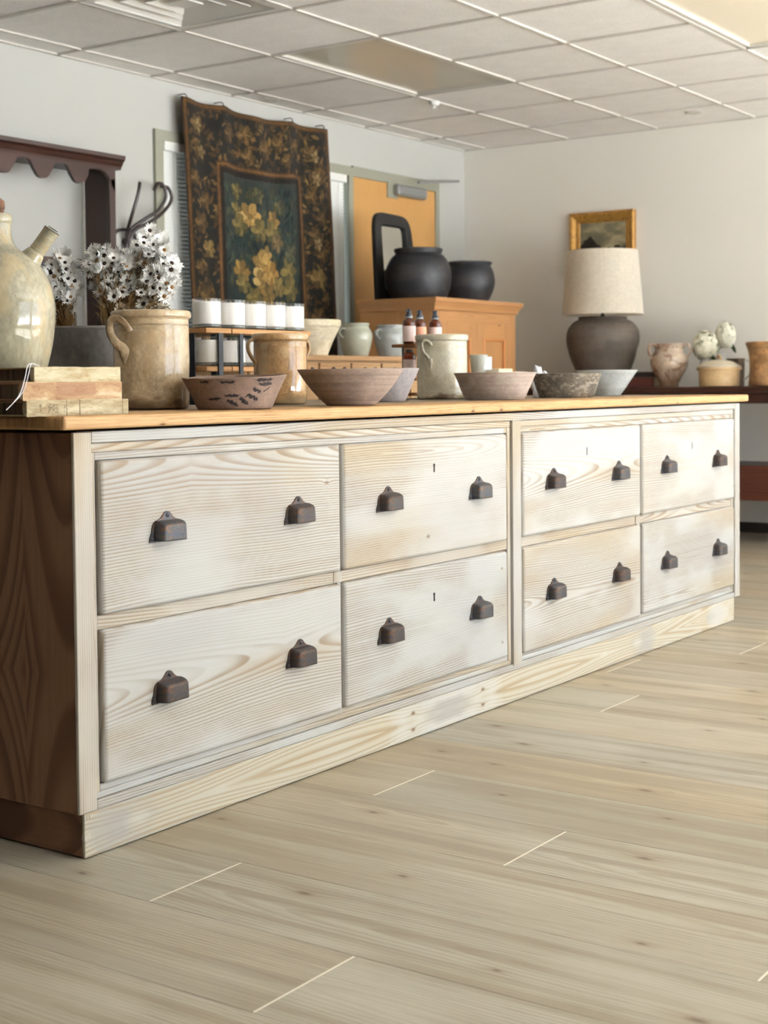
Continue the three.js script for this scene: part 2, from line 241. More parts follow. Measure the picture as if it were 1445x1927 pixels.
// ---------------------------------------------------------------- room
{
  // floor: laminate planks running across the room, 251 mm wide, pale filler in the end joints
  const floor = struct('floor', sbox(WX - LX + 0.4, 0.1, FZ - WZ + 0.4), std({ color: hex(96, 80, 62), roughness: 0.9 }), scene, [(WX + LX) / 2, -0.0605, (FZ + WZ) / 2]);
  floor.userData.label = 'pale oak laminate floor of wide planks with thin white end joints';
  const mats = [[0.80, 0.86, 0.89], [0.76, 0.81, 0.83], [0.82, 0.86, 0.87], [0.75, 0.81, 0.86]].map((c) => std({ map: floorTex, color: lin(...c), roughness: 0.42, bumpMap: floorTex, bumpScale: 0.0004 }));
  const filler = std({ color: hex(236, 230, 214), roughness: 0.7 });
  const joint = { '-1': 0.70, 0: 0.256, 1: 1.262, 2: 0.678, 3: 0.205, 7: 0.256, 9: 0.028, 11: 0.262 };   // end joints seen in the photograph, by row
  const WID = 0.2509, LEN = 1.83, X0 = -0.0825, cy = 0.0605;
  let n = 0;
  for (let k = -12; k < 27; k++) {
    const a = Math.max(X0 + k * WID, LX), b = Math.min(X0 + (k + 1) * WID, WX); if (b - a < 0.02) continue;
    let z = (joint[k] ?? -0.35 - rnd() * 0.3) - 3 * LEN;
    for (; z < FZ; z += LEN) {
      const c = Math.max(z, WZ), d = Math.min(z + LEN, FZ); if (d - c < 0.01) continue;
      const g = new THREE.BoxGeometry(b - a - 0.0013, 0.012, d - c - 0.002), p = g.attributes.position, uv = g.attributes.uv, strip = Math.floor(rnd() * STRIPS), flip = rnd() < 0.5, off = 0;
      for (let i = 0; i < p.count; i++) { let u = (p.getZ(i) + (d + c) / 2 - z + off) / LEN; if (flip) u = 1 - u; uv.setXY(i, clamp(u, 0.001, 0.999), (strip + clamp((p.getX(i) + (b - a) / 2) / WID, 0.01, 0.99)) / STRIPS); }
      part('plank', g, mats[n++ % 4], floor, [(a + b) / 2 - (WX + LX) / 2, cy - 0.006, (c + d) / 2 - (FZ + WZ) / 2]);
      if (z > WZ && z < 2.2) part('joint_filler', sbox(b - a - 0.004, 0.01, 0.0032), filler, floor, [(a + b) / 2 - (WX + LX) / 2, cy - 0.0048, z - (FZ + WZ) / 2]);
    }
  }
  // walls
  const T = 0.15, wn = [3.52, 5.12, 0.3, 2.13];   // opening of the blinded window
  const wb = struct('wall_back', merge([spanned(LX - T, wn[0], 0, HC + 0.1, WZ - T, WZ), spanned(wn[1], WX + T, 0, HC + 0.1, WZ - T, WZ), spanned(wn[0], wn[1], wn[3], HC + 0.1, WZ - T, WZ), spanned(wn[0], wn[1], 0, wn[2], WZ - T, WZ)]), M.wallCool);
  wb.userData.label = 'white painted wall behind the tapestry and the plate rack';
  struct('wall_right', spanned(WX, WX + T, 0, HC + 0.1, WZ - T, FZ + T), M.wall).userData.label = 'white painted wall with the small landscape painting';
  struct('wall_left', spanned(LX - T, LX, 0, HC + 0.1, WZ - T, FZ + T), M.wallDark);
  const F = [spanned(LX, WINDOWS[0][0], 0, HC + 0.1, FZ, FZ + T), spanned(WINDOWS[0][1], WINDOWS[1][0], 0, HC + 0.1, FZ, FZ + T), spanned(WINDOWS[1][1], WX, 0, HC + 0.1, FZ, FZ + T)];
  for (const [a, b] of WINDOWS) F.push(spanned(a, b, 0, WIN_LO, FZ, FZ + T), spanned(a, b, WIN_HI, HC + 0.1, FZ, FZ + T));
  struct('wall_front', merge(F), M.wall);
  struct('baseboard_right', spanned(WX - 0.015, WX, 0, 0.06, WZ, FZ, 0), M.baseboard);
  // sunlit pavement outside, which throws light up to the ceiling
  struct('pavement', spanned(-14, 20, -0.2, -0.06, FZ + T + 0.01, FZ + 16, 0), std({ color: hex(196, 192, 184), roughness: 0.95 }));
  // street windows with bars
  WINDOWS.forEach(([a, b], i) => {
    const g = [spanned(a, b, WIN_LO, WIN_LO + 0.06, FZ + 0.03, FZ + 0.11), spanned(a, b, WIN_HI - 0.06, WIN_HI, FZ + 0.03, FZ + 0.11), spanned(a, a + 0.06, WIN_LO, WIN_HI, FZ + 0.03, FZ + 0.11), spanned(b - 0.06, b, WIN_LO, WIN_HI, FZ + 0.03, FZ + 0.11)];
    for (let k = 1; k < 2; k++) g.push(spanned(lerp(a, b, k / 2) - 0.05, lerp(a, b, k / 2) + 0.05, WIN_LO, WIN_HI, FZ + 0.03, FZ + 0.11));
    for (let k = 1; k < 4; k++) { const y = lerp(WIN_LO, WIN_HI, k / 4); g.push(spanned(a, b, y - 0.03, y + 0.03, FZ + 0.04, FZ + 0.10)); }
    const w = struct('window_' + (i + 2), merge(g), M.grid); part('pane', spanned(a + 0.06, b - 0.06, WIN_LO + 0.06, WIN_HI - 0.06, FZ + 0.068, FZ + 0.072), M.pane, w);
  });
  // blinded window and door share one olive grey steel frame
  const win = struct('window_1', merge([spanned(3.476, 3.533, 0, 2.178, WZ - 0.05, WZ + 0.018), spanned(3.533, 5.151, 2.125, 2.178, WZ - 0.05, WZ + 0.018), spanned(5.108, 5.151, 0, 2.125, WZ - 0.05, WZ + 0.018), spanned(3.533, 5.108, 0.28, 0.33, WZ - 0.05, WZ + 0.018)]), M.olive);
  win.userData.label = 'olive grey steel window frame behind the tapestry';
  part('pane', spanned(3.533, 5.108, 0.33, 2.125, WZ - 0.1, WZ - 0.096), M.pane, win);
  const door = struct('door_1', merge([spanned(5.151, 6.094, 2.125, 2.185, WZ, WZ + 0.018), spanned(6.05, 6.094, 0, 2.125, WZ, WZ + 0.018)]), M.olive);
  door.userData.label = 'orange wooden door in an olive grey frame with a closer on top';
  part('door_panel', spanned(5.153, 6.048, 0.01, 2.123, WZ + 0.001, WZ + 0.012, 0.001, 'y'), M.door, door);
  const cl = part('door_closer', rbox(0.33, 0.072, 0.055, 0.02, 'x'), M.steel, door, [5.72, 2.085, WZ + 0.042]);
  part('closer_plate', rbox(0.11, 0.10, 0.012, 0.003, 'x'), M.olive, door, [5.56, 2.085, WZ + 0.018]);
  part('closer_arm', rbox(0.52, 0.014, 0.022, 0.005, 'x'), M.steel, door, [5.96, 2.17, WZ + 0.10], [0, 0.06, 0.12]);
  // narrow pale casing on the wall inside the plate rack
  struct('trim_1', spanned(2.985, 3.06, 0.06, 1.90, WZ, WZ + 0.02, 0.004, 'y'), std({ color: hex(236, 232, 222), roughness: 0.7 }));
}
// ceiling: mineral tiles in a white T-bar grid
const GX = 2.8428, GZ = -2.3087, PITCH = 0.6096;
{
  const ceil = struct('ceiling', sbox(WX - LX + 0.3, 0.1, FZ - WZ + 0.3), M.tile, scene, [(WX + LX) / 2, HC + 0.12, (FZ + WZ) / 2]);
  ceil.userData.label = 'suspended ceiling of white mineral tiles in a metal grid';
  const ox = -(WX + LX) / 2, oy = -(HC + 0.12), oz = -(FZ + WZ) / 2, add = (n, x0, x1, y0, y1, z0, z1, m, r) => part(n, spanned(x0, x1, y0, y1, z0, z1, r ?? 0, 'x', [rnd(), rnd()]), m, ceil, [ox, oy, oz]);
  const skip = (i, j) => (i === -1 && j === 0) || (j === 0 && (i === 1 || i === 2)) || (j === 3 && (i === 1 || i === 2));
  for (let i = -3; i < 6; i++) for (let j = -2; j < 6; j++) {
    if (skip(i, j)) continue;
    const x0 = GX + i * PITCH, x1 = Math.min(x0 + PITCH, WX), z0 = Math.max(GZ + j * PITCH, WZ), z1 = GZ + (j + 1) * PITCH; if (x1 - x0 < 0.03 || z1 - z0 < 0.03) continue;
    const d = rr(0, 0.003); add('ceiling_tile', x0 + 0.005, x1 - 0.005, HC + 0.003 + d, HC + 0.016, z0 + 0.005, z1 - 0.005, M.tile);
  }
  const xa = GX - 3 * PITCH, zb = GZ + 6 * PITCH;
  add('ceiling_panel', LX, xa, HC, HC + 0.016, WZ, FZ, M.tile); add('ceiling_panel', xa, WX, HC, HC + 0.016, zb, FZ, M.tile);
  for (let i = -3; i <= 6; i++) { const x = GX + i * PITCH; if (x > WX - 0.02) continue; const cuts = i === 2 ? [WZ, GZ, GZ + PITCH, GZ + 3 * PITCH, GZ + 4 * PITCH, zb] : [WZ, zb]; for (let k = 0; k < cuts.length; k += 2) add('grid_bar', x - 0.0085, x + 0.0085, HC - 0.003, HC + 0.006, cuts[k], cuts[k + 1], M.grid); }
  for (let j = -1; j <= 6; j++) { const z = GZ + j * PITCH; add('grid_bar', xa, WX, HC - 0.0022, HC + 0.0055, z - 0.0085, z + 0.0085, M.grid); }
  add('wall_angle', xa, WX, HC - 0.003, HC + 0.006, WZ, WZ + 0.02, M.grid); add('wall_angle', WX - 0.02, WX, HC - 0.003, HC + 0.006, WZ, zb, M.grid);
  // unlit fluorescent panels
  const panel = (j, label, lm) => {
    const t = thing('ceiling_light', label, 'ceiling light', [GX + 2 * PITCH, HC, GZ + (j + 0.5) * PITCH], 0), w = 2 * PITCH - 0.03, d = PITCH - 0.03;
    part('light_frame', merge([spanned(-w / 2, w / 2, 0.001, 0.05, -d / 2, -d / 2 + 0.02), spanned(-w / 2, w / 2, 0.001, 0.05, d / 2 - 0.02, d / 2), spanned(-w / 2, -w / 2 + 0.02, 0.001, 0.05, -d / 2, d / 2), spanned(w / 2 - 0.02, w / 2, 0.001, 0.05, -d / 2, d / 2)]), M.grid, t);
    part('diffuser', spanned(-w / 2 + 0.015, w / 2 - 0.015, 0.014, 0.018, -d / 2 + 0.015, d / 2 - 0.015), lm, t);
  };
  panel(0, 'unlit beige fluorescent ceiling panel in the middle of the ceiling', M.lens); panel(3, 'unlit cream fluorescent ceiling panel in the upper right corner of the photo', M.lensCream);
  // four-way air vent
  const v = thing('ceiling_vent', 'square white metal air vent with louvres in the ceiling', 'vent', [GX - 0.5 * PITCH, HC, GZ + 0.5 * PITCH]);
  const ring = (r, w, y0, y1) => merge([spanned(-r, r, y0, y1, -r, -r + w), spanned(-r, r, y0, y1, r - w, r), spanned(-r, -r + w, y0, y1, -r + w, r - w), spanned(r - w, r, y0, y1, -r + w, r - w)]);
  part('vent_frame', ring(0.292, 0.035, -0.001, 0.012), M.ventMetal, v);
  part('backing', spanned(-0.29, 0.29, 0.05, 0.055, -0.29, 0.29), M.ventDark, v);
  const louvre = (r) => { const pos = [], idx = []; const c = [[-1, -1], [1, -1], [1, 1], [-1, 1]]; for (let k = 0; k < 4; k++) { const a = c[k], b = c[(k + 1) % 4], n = pos.length / 3; for (const [q, rad, y] of [[a, r, 0.004], [b, r, 0.004], [b, r - 0.055, 0.046], [a, r - 0.055, 0.046], [a, r, 0.008], [b, r, 0.008], [b, r - 0.055, 0.05], [a, r - 0.055, 0.05]]) pos.push(q[0] * rad, y, q[1] * rad); idx.push(n, n + 1, n + 2, n, n + 2, n + 3, n + 4, n + 6, n + 5, n + 4, n + 7, n + 6, n, n + 4, n + 5, n, n + 5, n + 1, n + 3, n + 2, n + 6, n + 3, n + 6, n + 7); } const g = new THREE.BufferGeometry(); g.setAttribute('position', new THREE.Float32BufferAttribute(pos, 3)); g.setIndex(idx); const m = g.toNonIndexed(); m.computeVertexNormals(); return m; };
  for (const r of [0.255, 0.185, 0.115]) part('louvre', louvre(r), M.ventMetal, v);
  part('centre_plate', spanned(-0.05, 0.05, 0.005, 0.012, -0.05, 0.05), M.ventMetal, v);
  const sp = thing('sprinkler_head', 'small white sprinkler head hanging under the ceiling near the beige light panel', 'sprinkler', [4.86, HC, -2.31]);
  part('escutcheon', lathe([[0.001, -0.022], [0.02, -0.022], [0.026, -0.016], [0.03, -0.004], [0.03, 0.001]], 20), M.whitePlastic, sp);
  part('deflector', lathe([[0.001, -0.04], [0.018, -0.04], [0.018, -0.037], [0.006, -0.036], [0.006, -0.02]], 16), M.whitePlastic, sp);
  for (const [x, z, l] of [[6.04, -1.31, 'flat round cover plate in the ceiling tile above the painting'], [4.29, -2.99, 'flat round cover plate in the ceiling tile above the tapestry']]) { const q = thing('cover_plate', l, 'cover plate', [x, HC, z]); part('plate', lathe([[0.001, -0.004], [0.04, -0.004], [0.046, 0.002], [0.046, 0.005]], 24), M.grid, q); }
}

// ---------------------------------------------------------------- the long drawer counter
const CT = 0.8455, S = 1 / 1.1;
const sc = (a) => a.map((v) => v * S);
const span = (x0, x1, y0, y1, z0, z1, r, grain, off) => spanned(...sc([x0, x1, y0, y1, z0, z1]), r, grain, off);
{
  const cab = thing('drawer_counter', 'long low counter of whitewashed pine drawers with dark iron cup pulls', 'counter');
  part('side_panel', span(0.0015, 0.024, 0.097, 0.893, -1.10, -0.0095, 0.001, 'y', [0.1, 0.12]), M.side, cab).userData.label = 'dark brown plywood end panel';
  part('side_panel', span(3.674, 3.694, 0.097, 0.893, -1.10, -0.03, 0.002, 'y'), M.pine, cab);
  part('back_panel', span(0.02, 3.68, 0.06, 0.893, -1.11, -1.095, 0.001, 'x'), M.side, cab);
  part('bottom_panel', span(0.03, 3.67, 0.1, 0.115, -1.09, -0.04, 0.001, 'x'), M.side, cab);
  part('post', span(0, 0.051, 0.098, 0.895, -0.009, 0, 0.0025, 'y'), M.pineTan, cab);
  part('post', span(3.645, 3.697, 0.098, 0.895, -0.05, 0, 0.0025, 'y'), M.pine, cab);
  part('stile', span(1.816, 1.868, 0.112, 0.873, -0.05, 0, 0.0025, 'y'), M.pineWarm, cab);
  part('top_rail', span(0.052, 3.644, 0.872, 0.8955, -0.05, -0.001, 0.002, 'x'), M.pine, cab);
  part('bottom_rail', span(0.053, 3.644, 0.0975, 0.118, -0.05, -0.003, 0.0025, 'x'), M.pineCool, cab);
  part('plinth', span(0.016, 3.645, 0.002, 0.0968, -0.0125, -0.004, 0.003, 'x', [0.35, 0]), M.plinth, cab);
  part('plinth', span(0.0165, 0.043, 0.004, 0.0965, -1.06, -0.013, 0.001, 'z'), M.side, cab).userData.label = 'dark brown plinth board on the end';
  part('plinth', span(3.617, 3.645, 0.002, 0.0965, -1.06, -0.013, 0.003, 'z'), M.plinth, cab);
  for (const [y0, y1] of [[0.084, 0.0935], [0.040, 0.052]]) part('dovetail_tenon', span(0.0155, 0.034, y0, y1, -0.0122, -0.0032, 0.0008, 'y'), M.pineTan, cab);
  // pull: back plate with three screw lobes, a hooded cup, three screws
  const plate = new THREE.Shape();
  plate.moveTo(-0.050, 0.001); plate.bezierCurveTo(-0.052, 0.010, -0.047, 0.014, -0.0445, 0.020); plate.bezierCurveTo(-0.043, 0.034, -0.040, 0.040, -0.031, 0.0435); plate.bezierCurveTo(-0.020, 0.0455, -0.016, 0.049, -0.009, 0.057);
  plate.bezierCurveTo(-0.004, 0.062, 0.004, 0.062, 0.009, 0.057); plate.bezierCurveTo(0.016, 0.049, 0.020, 0.0455, 0.031, 0.0435); plate.bezierCurveTo(0.040, 0.040, 0.043, 0.034, 0.0445, 0.020); plate.bezierCurveTo(0.047, 0.014, 0.052, 0.010, 0.050, 0.001); plate.lineTo(-0.050, 0.001);
  const cup = (() => {
    const NU = 28, NV = 18, pos = [], idx = [], uv = [];
    const P = (s, t, inset) => { const hw = lerp(0.0345, 0.0395, Math.pow(t, 0.5)) - inset, y = lerp(0.0435 - inset, 0.0035, t * t * 0.4 + t * 0.6), d = (0.026 - inset) * Math.pow(1 - Math.pow(Math.abs(s), 8), 0.4) * Math.pow(1 - Math.pow(1 - Math.min(1, t * 2.6), 2.2), 0.55); return [s * hw, y, 0.0015 + Math.max(0, d)]; };
    for (const inset of [0, 0.0018]) for (let j = 0; j <= NV; j++) for (let i = 0; i <= NU; i++) { const u = i / NU * 2 - 1, s = Math.sign(u) * (1 - Math.pow(1 - Math.abs(u), 1.6)); pos.push(...P(s, j / NV, inset)); uv.push(i / NU, j / NV); }
    const R = NU + 1, O = R * (NV + 1);
    for (let j = 0; j < NV; j++) for (let i = 0; i < NU; i++) { const a = j * R + i; idx.push(a, a + R, a + 1, a + 1, a + R, a + R + 1); const b = a + O; idx.push(b, b + 1, b + R, b + 1, b + R + 1, b + R); }
    for (let i = 0; i < NU; i++) { const a = NV * R + i; idx.push(a, a + O, a + 1, a + 1, a + O, a + O + 1); }
    const g = new THREE.BufferGeometry(); g.setAttribute('position', new THREE.Float32BufferAttribute(pos, 3)); g.setAttribute('uv', new THREE.Float32BufferAttribute(uv, 2)); g.setIndex(idx); g.computeVertexNormals(); return g;
  })();
  const pg = extrude(plate, 0.0022, 0.0006); { const p = pg.attributes.position, uv = pg.attributes.uv; for (let i = 0; i < p.count; i++) uv.setXY(i, p.getX(i) * 8, p.getY(i) * 8); }
  const screw = (x, y) => lathe([[0.0002, 0.0062], [0.0012, 0.0062], [0.0014, 0.0048], [0.0030, 0.0052], [0.0042, 0.0042], [0.0045, 0.0026]], 12).rotateX(Math.PI / 2).translate(x, y, 0);
  const pullGeo = merge([pg, cup, screw(0, 0.0535), screw(-0.0445, 0.008), screw(0.0445, 0.008)]);
  const ironB = std({ map: ironTex, color: hex(232, 214, 202), roughness: 0.55, metalness: 0.5, side: THREE.DoubleSide, bumpMap: ironTex, bumpScale: 0.0006 });
  const keyShape = new THREE.Shape(); keyShape.absarc(0, 0.006, 0.0042, -0.9, Math.PI + 0.9, false); keyShape.lineTo(-0.0028, -0.012); keyShape.lineTo(0.0028, -0.012); keyShape.closePath();
  const slitShape = new THREE.Shape(); slitShape.moveTo(-0.0016, -0.012); slitShape.lineTo(0.0016, -0.012); slitShape.lineTo(0.0016, 0.012); slitShape.lineTo(-0.0016, 0.012); slitShape.closePath();
  const rows = [[0.507, 0.834, 0.646], [0.148, 0.475, 0.291]];
  const cols = [[0.071, 0.919, 0.268, 0.739], [0.932, 1.775, 1.131, 1.603], [1.873, 2.730, 2.070, 2.549], [2.748, 3.628, 2.956, 3.447]];
  const dm = [[M.pine, M.pineWarm, M.pine, M.pineWarm], [M.pine, M.pineCool, M.pine, M.pineCool]], front = 0.004;
  let n = 0;
  rows.forEach(([y0, y1, hy], r) => cols.forEach(([x0, x1, h0, h1], c) => {
    const bottom = r === 1 && (c === 0 || c === 2) ? y0 - (c ? 0.006 : 0) : y0;
    const d = part('drawer', rbox((x1 - x0) * S, (y1 - bottom) * S, 0.030, 0.010, 'x', [0.13 + c * 0.83 + r * 1.7, 0.19 + r * 0.38 * 3 + c * 0.57], 4), dm[r][c], cab, [(x0 + x1) / 2 * S, (bottom + y1) / 2 * S, front - 0.015], [0, 0, [0.0008, -0.001, 0.0006, 0, -0.0012, 0.0006, 0, 0.0008][n]]);
    [h0, h1].forEach((h, k) => part('cup_pull', pullGeo, (n * 2 + k) % 3 === 1 || (n === 1 && k === 0) || n === 4 ? ironB : M.iron, d, [(h - (x0 + x1) / 2) * S, (hy - (bottom + y1) / 2) * S, 0.0152], [0, 0, rr(-0.02, 0.02)]));
    const key = { '0,1': [1.362, 0.752, 0], '1,1': [1.357, 0.387, 0], '0,2': [2.307, 0.757, 1], '0,3': [3.192, 0.741, 1] }[r + ',' + c];
    if (key) part('keyhole', extrude(key[2] ? slitShape : keyShape, 0.004), M.keyhole, d, [(key[0] - (x0 + x1) / 2) * S, (key[1] - (bottom + y1) / 2) * S, 0.0118], [0, 0, 0]);
    n++;
  }));
  // framework of each half: beads, rails, divider, dark inside
  for (const [a, b, dv0, dv1] of [[0.052, 1.816, 0.9195, 0.9315], [1.868, 3.645, 2.731, 2.747]]) {
    part('inside_panel', span(a, b, 0.118, 0.872, -0.055, -0.040, 0.0005, 'x'), M.gap, cab);
    part('bead', span(a + 0.002, b - 0.002, 0.851, 0.8715, -0.04, -0.007, 0.004, 'x'), M.pineTan, cab);
    part('bead', span(b - 0.021, b - 0.002, 0.119, 0.852, -0.04, -0.008, 0.004, 'y'), M.pineTan, cab);
    part('bead', span(a + 0.001, a + 0.0165, 0.119, 0.852, -0.04, -0.009, 0.003, 'y'), M.pineTan, cab);
    part('bead', span(a + 0.001, b - 0.002, 0.1185, 0.133, -0.04, -0.008, 0.003, 'x'), M.pineCool, cab);
    part('rail', span(a + 0.017, b - 0.034, 0.8345, 0.851, -0.04, -0.0105, 0.002, 'x'), M.pine, cab); part('rail', span(b - 0.034, b - 0.021, 0.8345, 0.851, -0.04, -0.010, 0.002, 'y'), M.pineTan, cab);
    part('rail', span(a + 0.017, dv0, 0.4755, 0.5065, -0.04, -0.0105, 0.002, 'x'), M.pineTan, cab);
    part('rail', span(dv1, b - 0.022, 0.4755, 0.5065, -0.04, -0.0105, 0.002, 'x'), M.pineTan, cab);
    part('rail', span(a + 0.017, b - 0.022, 0.133, 0.1475, -0.04, -0.0105, 0.002, 'x'), M.pine, cab);
    part('divider', span(dv0 - 0.002, dv1 + 0.002, 0.133, 0.8345, -0.04, -0.0098, 0.002, 'y'), M.pineWarm, cab);
    part('divider_block', span(dv0 - 0.018, dv1 + 0.004, 0.4765, 0.5055, -0.035, -0.008, 0.002, 'y'), M.pineWarm, cab);
  }
  const top = thing('countertop', 'thick oak worktop with rounded edges lying on the whitewashed drawer counter', 'worktop', [0, CT, 0]);
  // boards side by side
  const zs = [0.018, -0.24, -0.48, -0.74, -1.05], x0 = -0.039, x1 = 3.409, th = 0.0262;
  for (let i = 0; i < 4; i++) part('board', rbox(x1 - x0, th, zs[i] - zs[i + 1] - (i < 3 ? 0.0006 : 0), i ? 0.004 : 0.007, 'x', [0.2 + i * 0.7, 0.1 + i * 0.31], 3), i ? M.oakTop : M.oak, top, [(x0 + x1) / 2, -th / 2, (zs[i] + zs[i + 1]) / 2]);
}
// ---------------------------------------------------------------- things on the counter
const TURN = -0.9643;                       // local +x across the view
const R3 = (t, n) => t.repeat.set(...n);
// three old books, spines to the room
{
  const vellum = (base, dark, seedx, o = {}) => tex(512, 128, (x, y, c) => {
    const u = x / 512, v = y / 128, cr = Math.abs(fbm(u * 9 + seedx, v * 3 + seedx, 4) - 0.5) * 2, m = fbm(u * 5 + seedx, v * 2.5, 4);
    c[0] = base[0]; c[1] = base[1]; c[2] = base[2]; mixc(c, ...dark, ss(0.16, 0.02, cr) * 0.3 + ss(0.5, 0.75, m) * 0.4); mixc(c, 214, 204, 178, ss(0.45, 0.25, m) * 0.45);
    if (o.patch && u > 0.32 && u < 0.72 && v > 0.2 + 0.5 * Math.abs(u - 0.5)) mixc(c, 128, 84, 62, 0.4);
    if (o.lines) for (const l of o.lines) if (Math.abs(u - l) < 0.004) mixc(c, 96, 76, 46, 0.8);
    if (o.letters && u > 0.11 && u < 0.36 && v > 0.2 && v < 0.8) { const g = vn(u * 160, v * 14 + 5) * ss(0.35, 0.6, vn(Math.floor(u * 38) * 3.1, 2)); mixc(c, 84, 66, 40, ss(0.42, 0.6, g) * 0.6); }
  }, true, THREE.RepeatWrapping);
  const pageTex = tex(64, 256, (x, y, c) => { const f = vn(x / 20, y * 0.9), g = fbm(x / 30, y / 40, 2); c[0] = 96 - f * 46 + g * 20; c[1] = 78 - f * 40 + g * 18; c[2] = 58 - f * 32 + g * 14; });
  const pages = std({ map: pageTex, roughness: 0.95 });
  const spineGeo = (L, H, d) => {   // slightly rounded spine running along x
    const s = new THREE.Shape(); s.moveTo(-0.004, 0); s.quadraticCurveTo(d + 0.003, H * 0.08, d, H / 2); s.quadraticCurveTo(d + 0.003, H * 0.92, -0.004, H); s.lineTo(-0.004, 0);
    const g = new THREE.ExtrudeGeometry(s, { depth: L, bevelEnabled: true, bevelSize: 0.001, bevelThickness: 0.0015, bevelSegments: 2, steps: 40, curveSegments: 8 }), p = g.attributes.position, uv = g.attributes.uv;
    for (let i = 0; i < p.count; i++) { const x = p.getX(i), y = p.getY(i), z = p.getZ(i), e = (fbm(z * 60, y * 40 + L, 3) - 0.5) * 0.0026; if (x > 0.001) p.setX(i, x + e); p.setY(i, y + (vn(z * 40, 3 + L * 99) - 0.5) * 0.0012); uv.setXY(i, z / L, y / H); }
    g.computeVertexNormals(); return g.rotateY(Math.PI / 2).rotateZ(0).rotateY(Math.PI).rotateY(Math.PI).translate(-L / 2, 0, 0);
  };
  const book = (label, L, H, W, tx, pos, turn, coverCol) => {
    const t = thing('old_book', label, 'book', pos, turn, 'old books at the left end of the counter'), cm = std({ map: tx, roughness: 0.75, bumpMap: tx, bumpScale: 0.002 }), cov = std({ color: hex(...coverCol), roughness: 0.85 });
    part('cover', merge([spanned(-L / 2, L / 2, 0, 0.003, -W, 0, 0.0012), spanned(-L / 2, L / 2, H - 0.003, H, -W, 0, 0.0012)]), cov, t);
    part('page_block', spanned(-L / 2 + 0.005, L / 2 - 0.005, 0.003, H - 0.003, -W + 0.005, -0.001), pages, t);
    // spine: extrude axis z -> x, outward x -> z
    const g = new THREE.BufferGeometry(); const src = spineGeo(L, H, 0.006); g.copy(src); part('spine', g, cm, t).rotation.y = 0; return t;
  };
  book('lowest of three old books, buff vellum spine with faint lettering', 0.262, 0.0285, 0.145, vellum([170, 156, 124], [116, 92, 60], 3, { lines: [0.37, 0.5, 0.94], letters: true }), [0.045, CT + 0.0005, -0.034], 0.012, [150, 128, 92]);
  book('middle of three old books, crumpled reddish brown vellum spine', 0.257, 0.0325, 0.142, vellum([166, 134, 96], [120, 78, 50], 17, { patch: true }), [0.034, CT + 0.030, -0.036], 0.025, [122, 84, 58]);
  book('topmost of three old books, pale cream spine, with a price string', 0.222, 0.0275, 0.135, vellum([184, 172, 140], [150, 124, 82], 29), [0.050, CT + 0.0635, -0.040], 0.01, [168, 146, 104]);
  const st = thing('price_string', 'looped white string hanging over the end of the topmost old book', 'string', [-0.085, CT + 0.0915, -0.03]);
  const sm = std({ color: hex(226, 224, 226), roughness: 0.9 });
  part('loop', merge([sweep([[0.05, 0.0015, -0.02], [0.035, 0.004, -0.012], [0.016, 0.006, -0.004], [0.004, 0.002, 0.0], [-0.006, -0.02, 0.003], [-0.02, -0.05, 0.004], [-0.036, -0.066, 0.004]], () => [0.0009, 0.0009], 40, 6), sweep([[0.045, 0.0015, -0.03], [0.03, 0.006, -0.016], [0.012, 0.0025, -0.002], [0.002, -0.012, 0.004], [-0.012, -0.044, 0.005], [-0.036, -0.066, 0.004], [-0.052, -0.078, 0.004]], () => [0.0009, 0.0009], 40, 6)]), sm, st);
}
// stoneware spirit jug with a side spout
{
  const m = glazed(glaze([176, 168, 140], { mottle: 0.16, fine: 0.12, patch: [196, 170, 124], patchAmount: 0.5, spots: 60, spotSize: 0.006, spotColor: [74, 58, 38] }), 0.3, 0.8);
  const t = thing('stoneware_jug', 'tall greyish beige glazed stoneware jug with narrow neck and slanting spout behind the old books', 'jug', [0.087, CT + 0.001, -0.31], TURN);
  part('body', lathe([[0.001, 0.001], [0.078, 0], [0.083, 0.006], ...smooth([[0.084, 0.01], [0.094, 0.06], [0.106, 0.115], [0.1165, 0.175], [0.1185, 0.215], [0.112, 0.255], [0.097, 0.290], [0.074, 0.318], [0.050, 0.332], [0.0385, 0.345], [0.0335, 0.362], [0.0325, 0.384]], 46), [0.0325, 0.386], [0.0345, 0.388], [0.0355, 0.394], [0.0345, 0.403], [0.031, 0.4055], [0.027, 0.404], [0.025, 0.396], [0.024, 0.37]], 72, 0.012), m, t);
  part('spout', sweep([[0.060, 0.298, 0], [0.080, 0.322, 0], [0.096, 0.343, 0], [0.117, 0.3715, 0]], (k) => { const r = lerp(0.027, 0.0165, ss(0, 0.55, k)) + (k > 0.93 ? 0.0006 : 0) - (k > 0.42 && k < 0.46 ? 0.001 : 0); return [r, r]; }, 40, 20), m, t);
  part('spout_hole', lathe([[0.0002, 0], [0.0105, 0.0002], [0.0118, 0.0012]], 20), M.gap, t, [0.1182, 0.3731, 0], [0, 0, -0.62]);
  part('neck_ring', lathe([[0.0320, 0.3795], [0.0334, 0.381], [0.0320, 0.3825]], 48), m, t);
  const k = thing('cork_stopper', 'brown cork stopper in the neck of the stoneware jug', 'cork', [0.087, CT + 0.385, -0.31], TURN);
  part('cork', lathe([[0.001, 0.0], [0.0190, 0], [0.0192, 0.030], [0.0205, 0.0305], [0.0215, 0.036], [0.0210, 0.047], [0.018, 0.050], [0.015, 0.052], [0.001, 0.053]], 32, 0.03), std({ color: hex(96, 66, 48), roughness: 0.9 }), k);
}
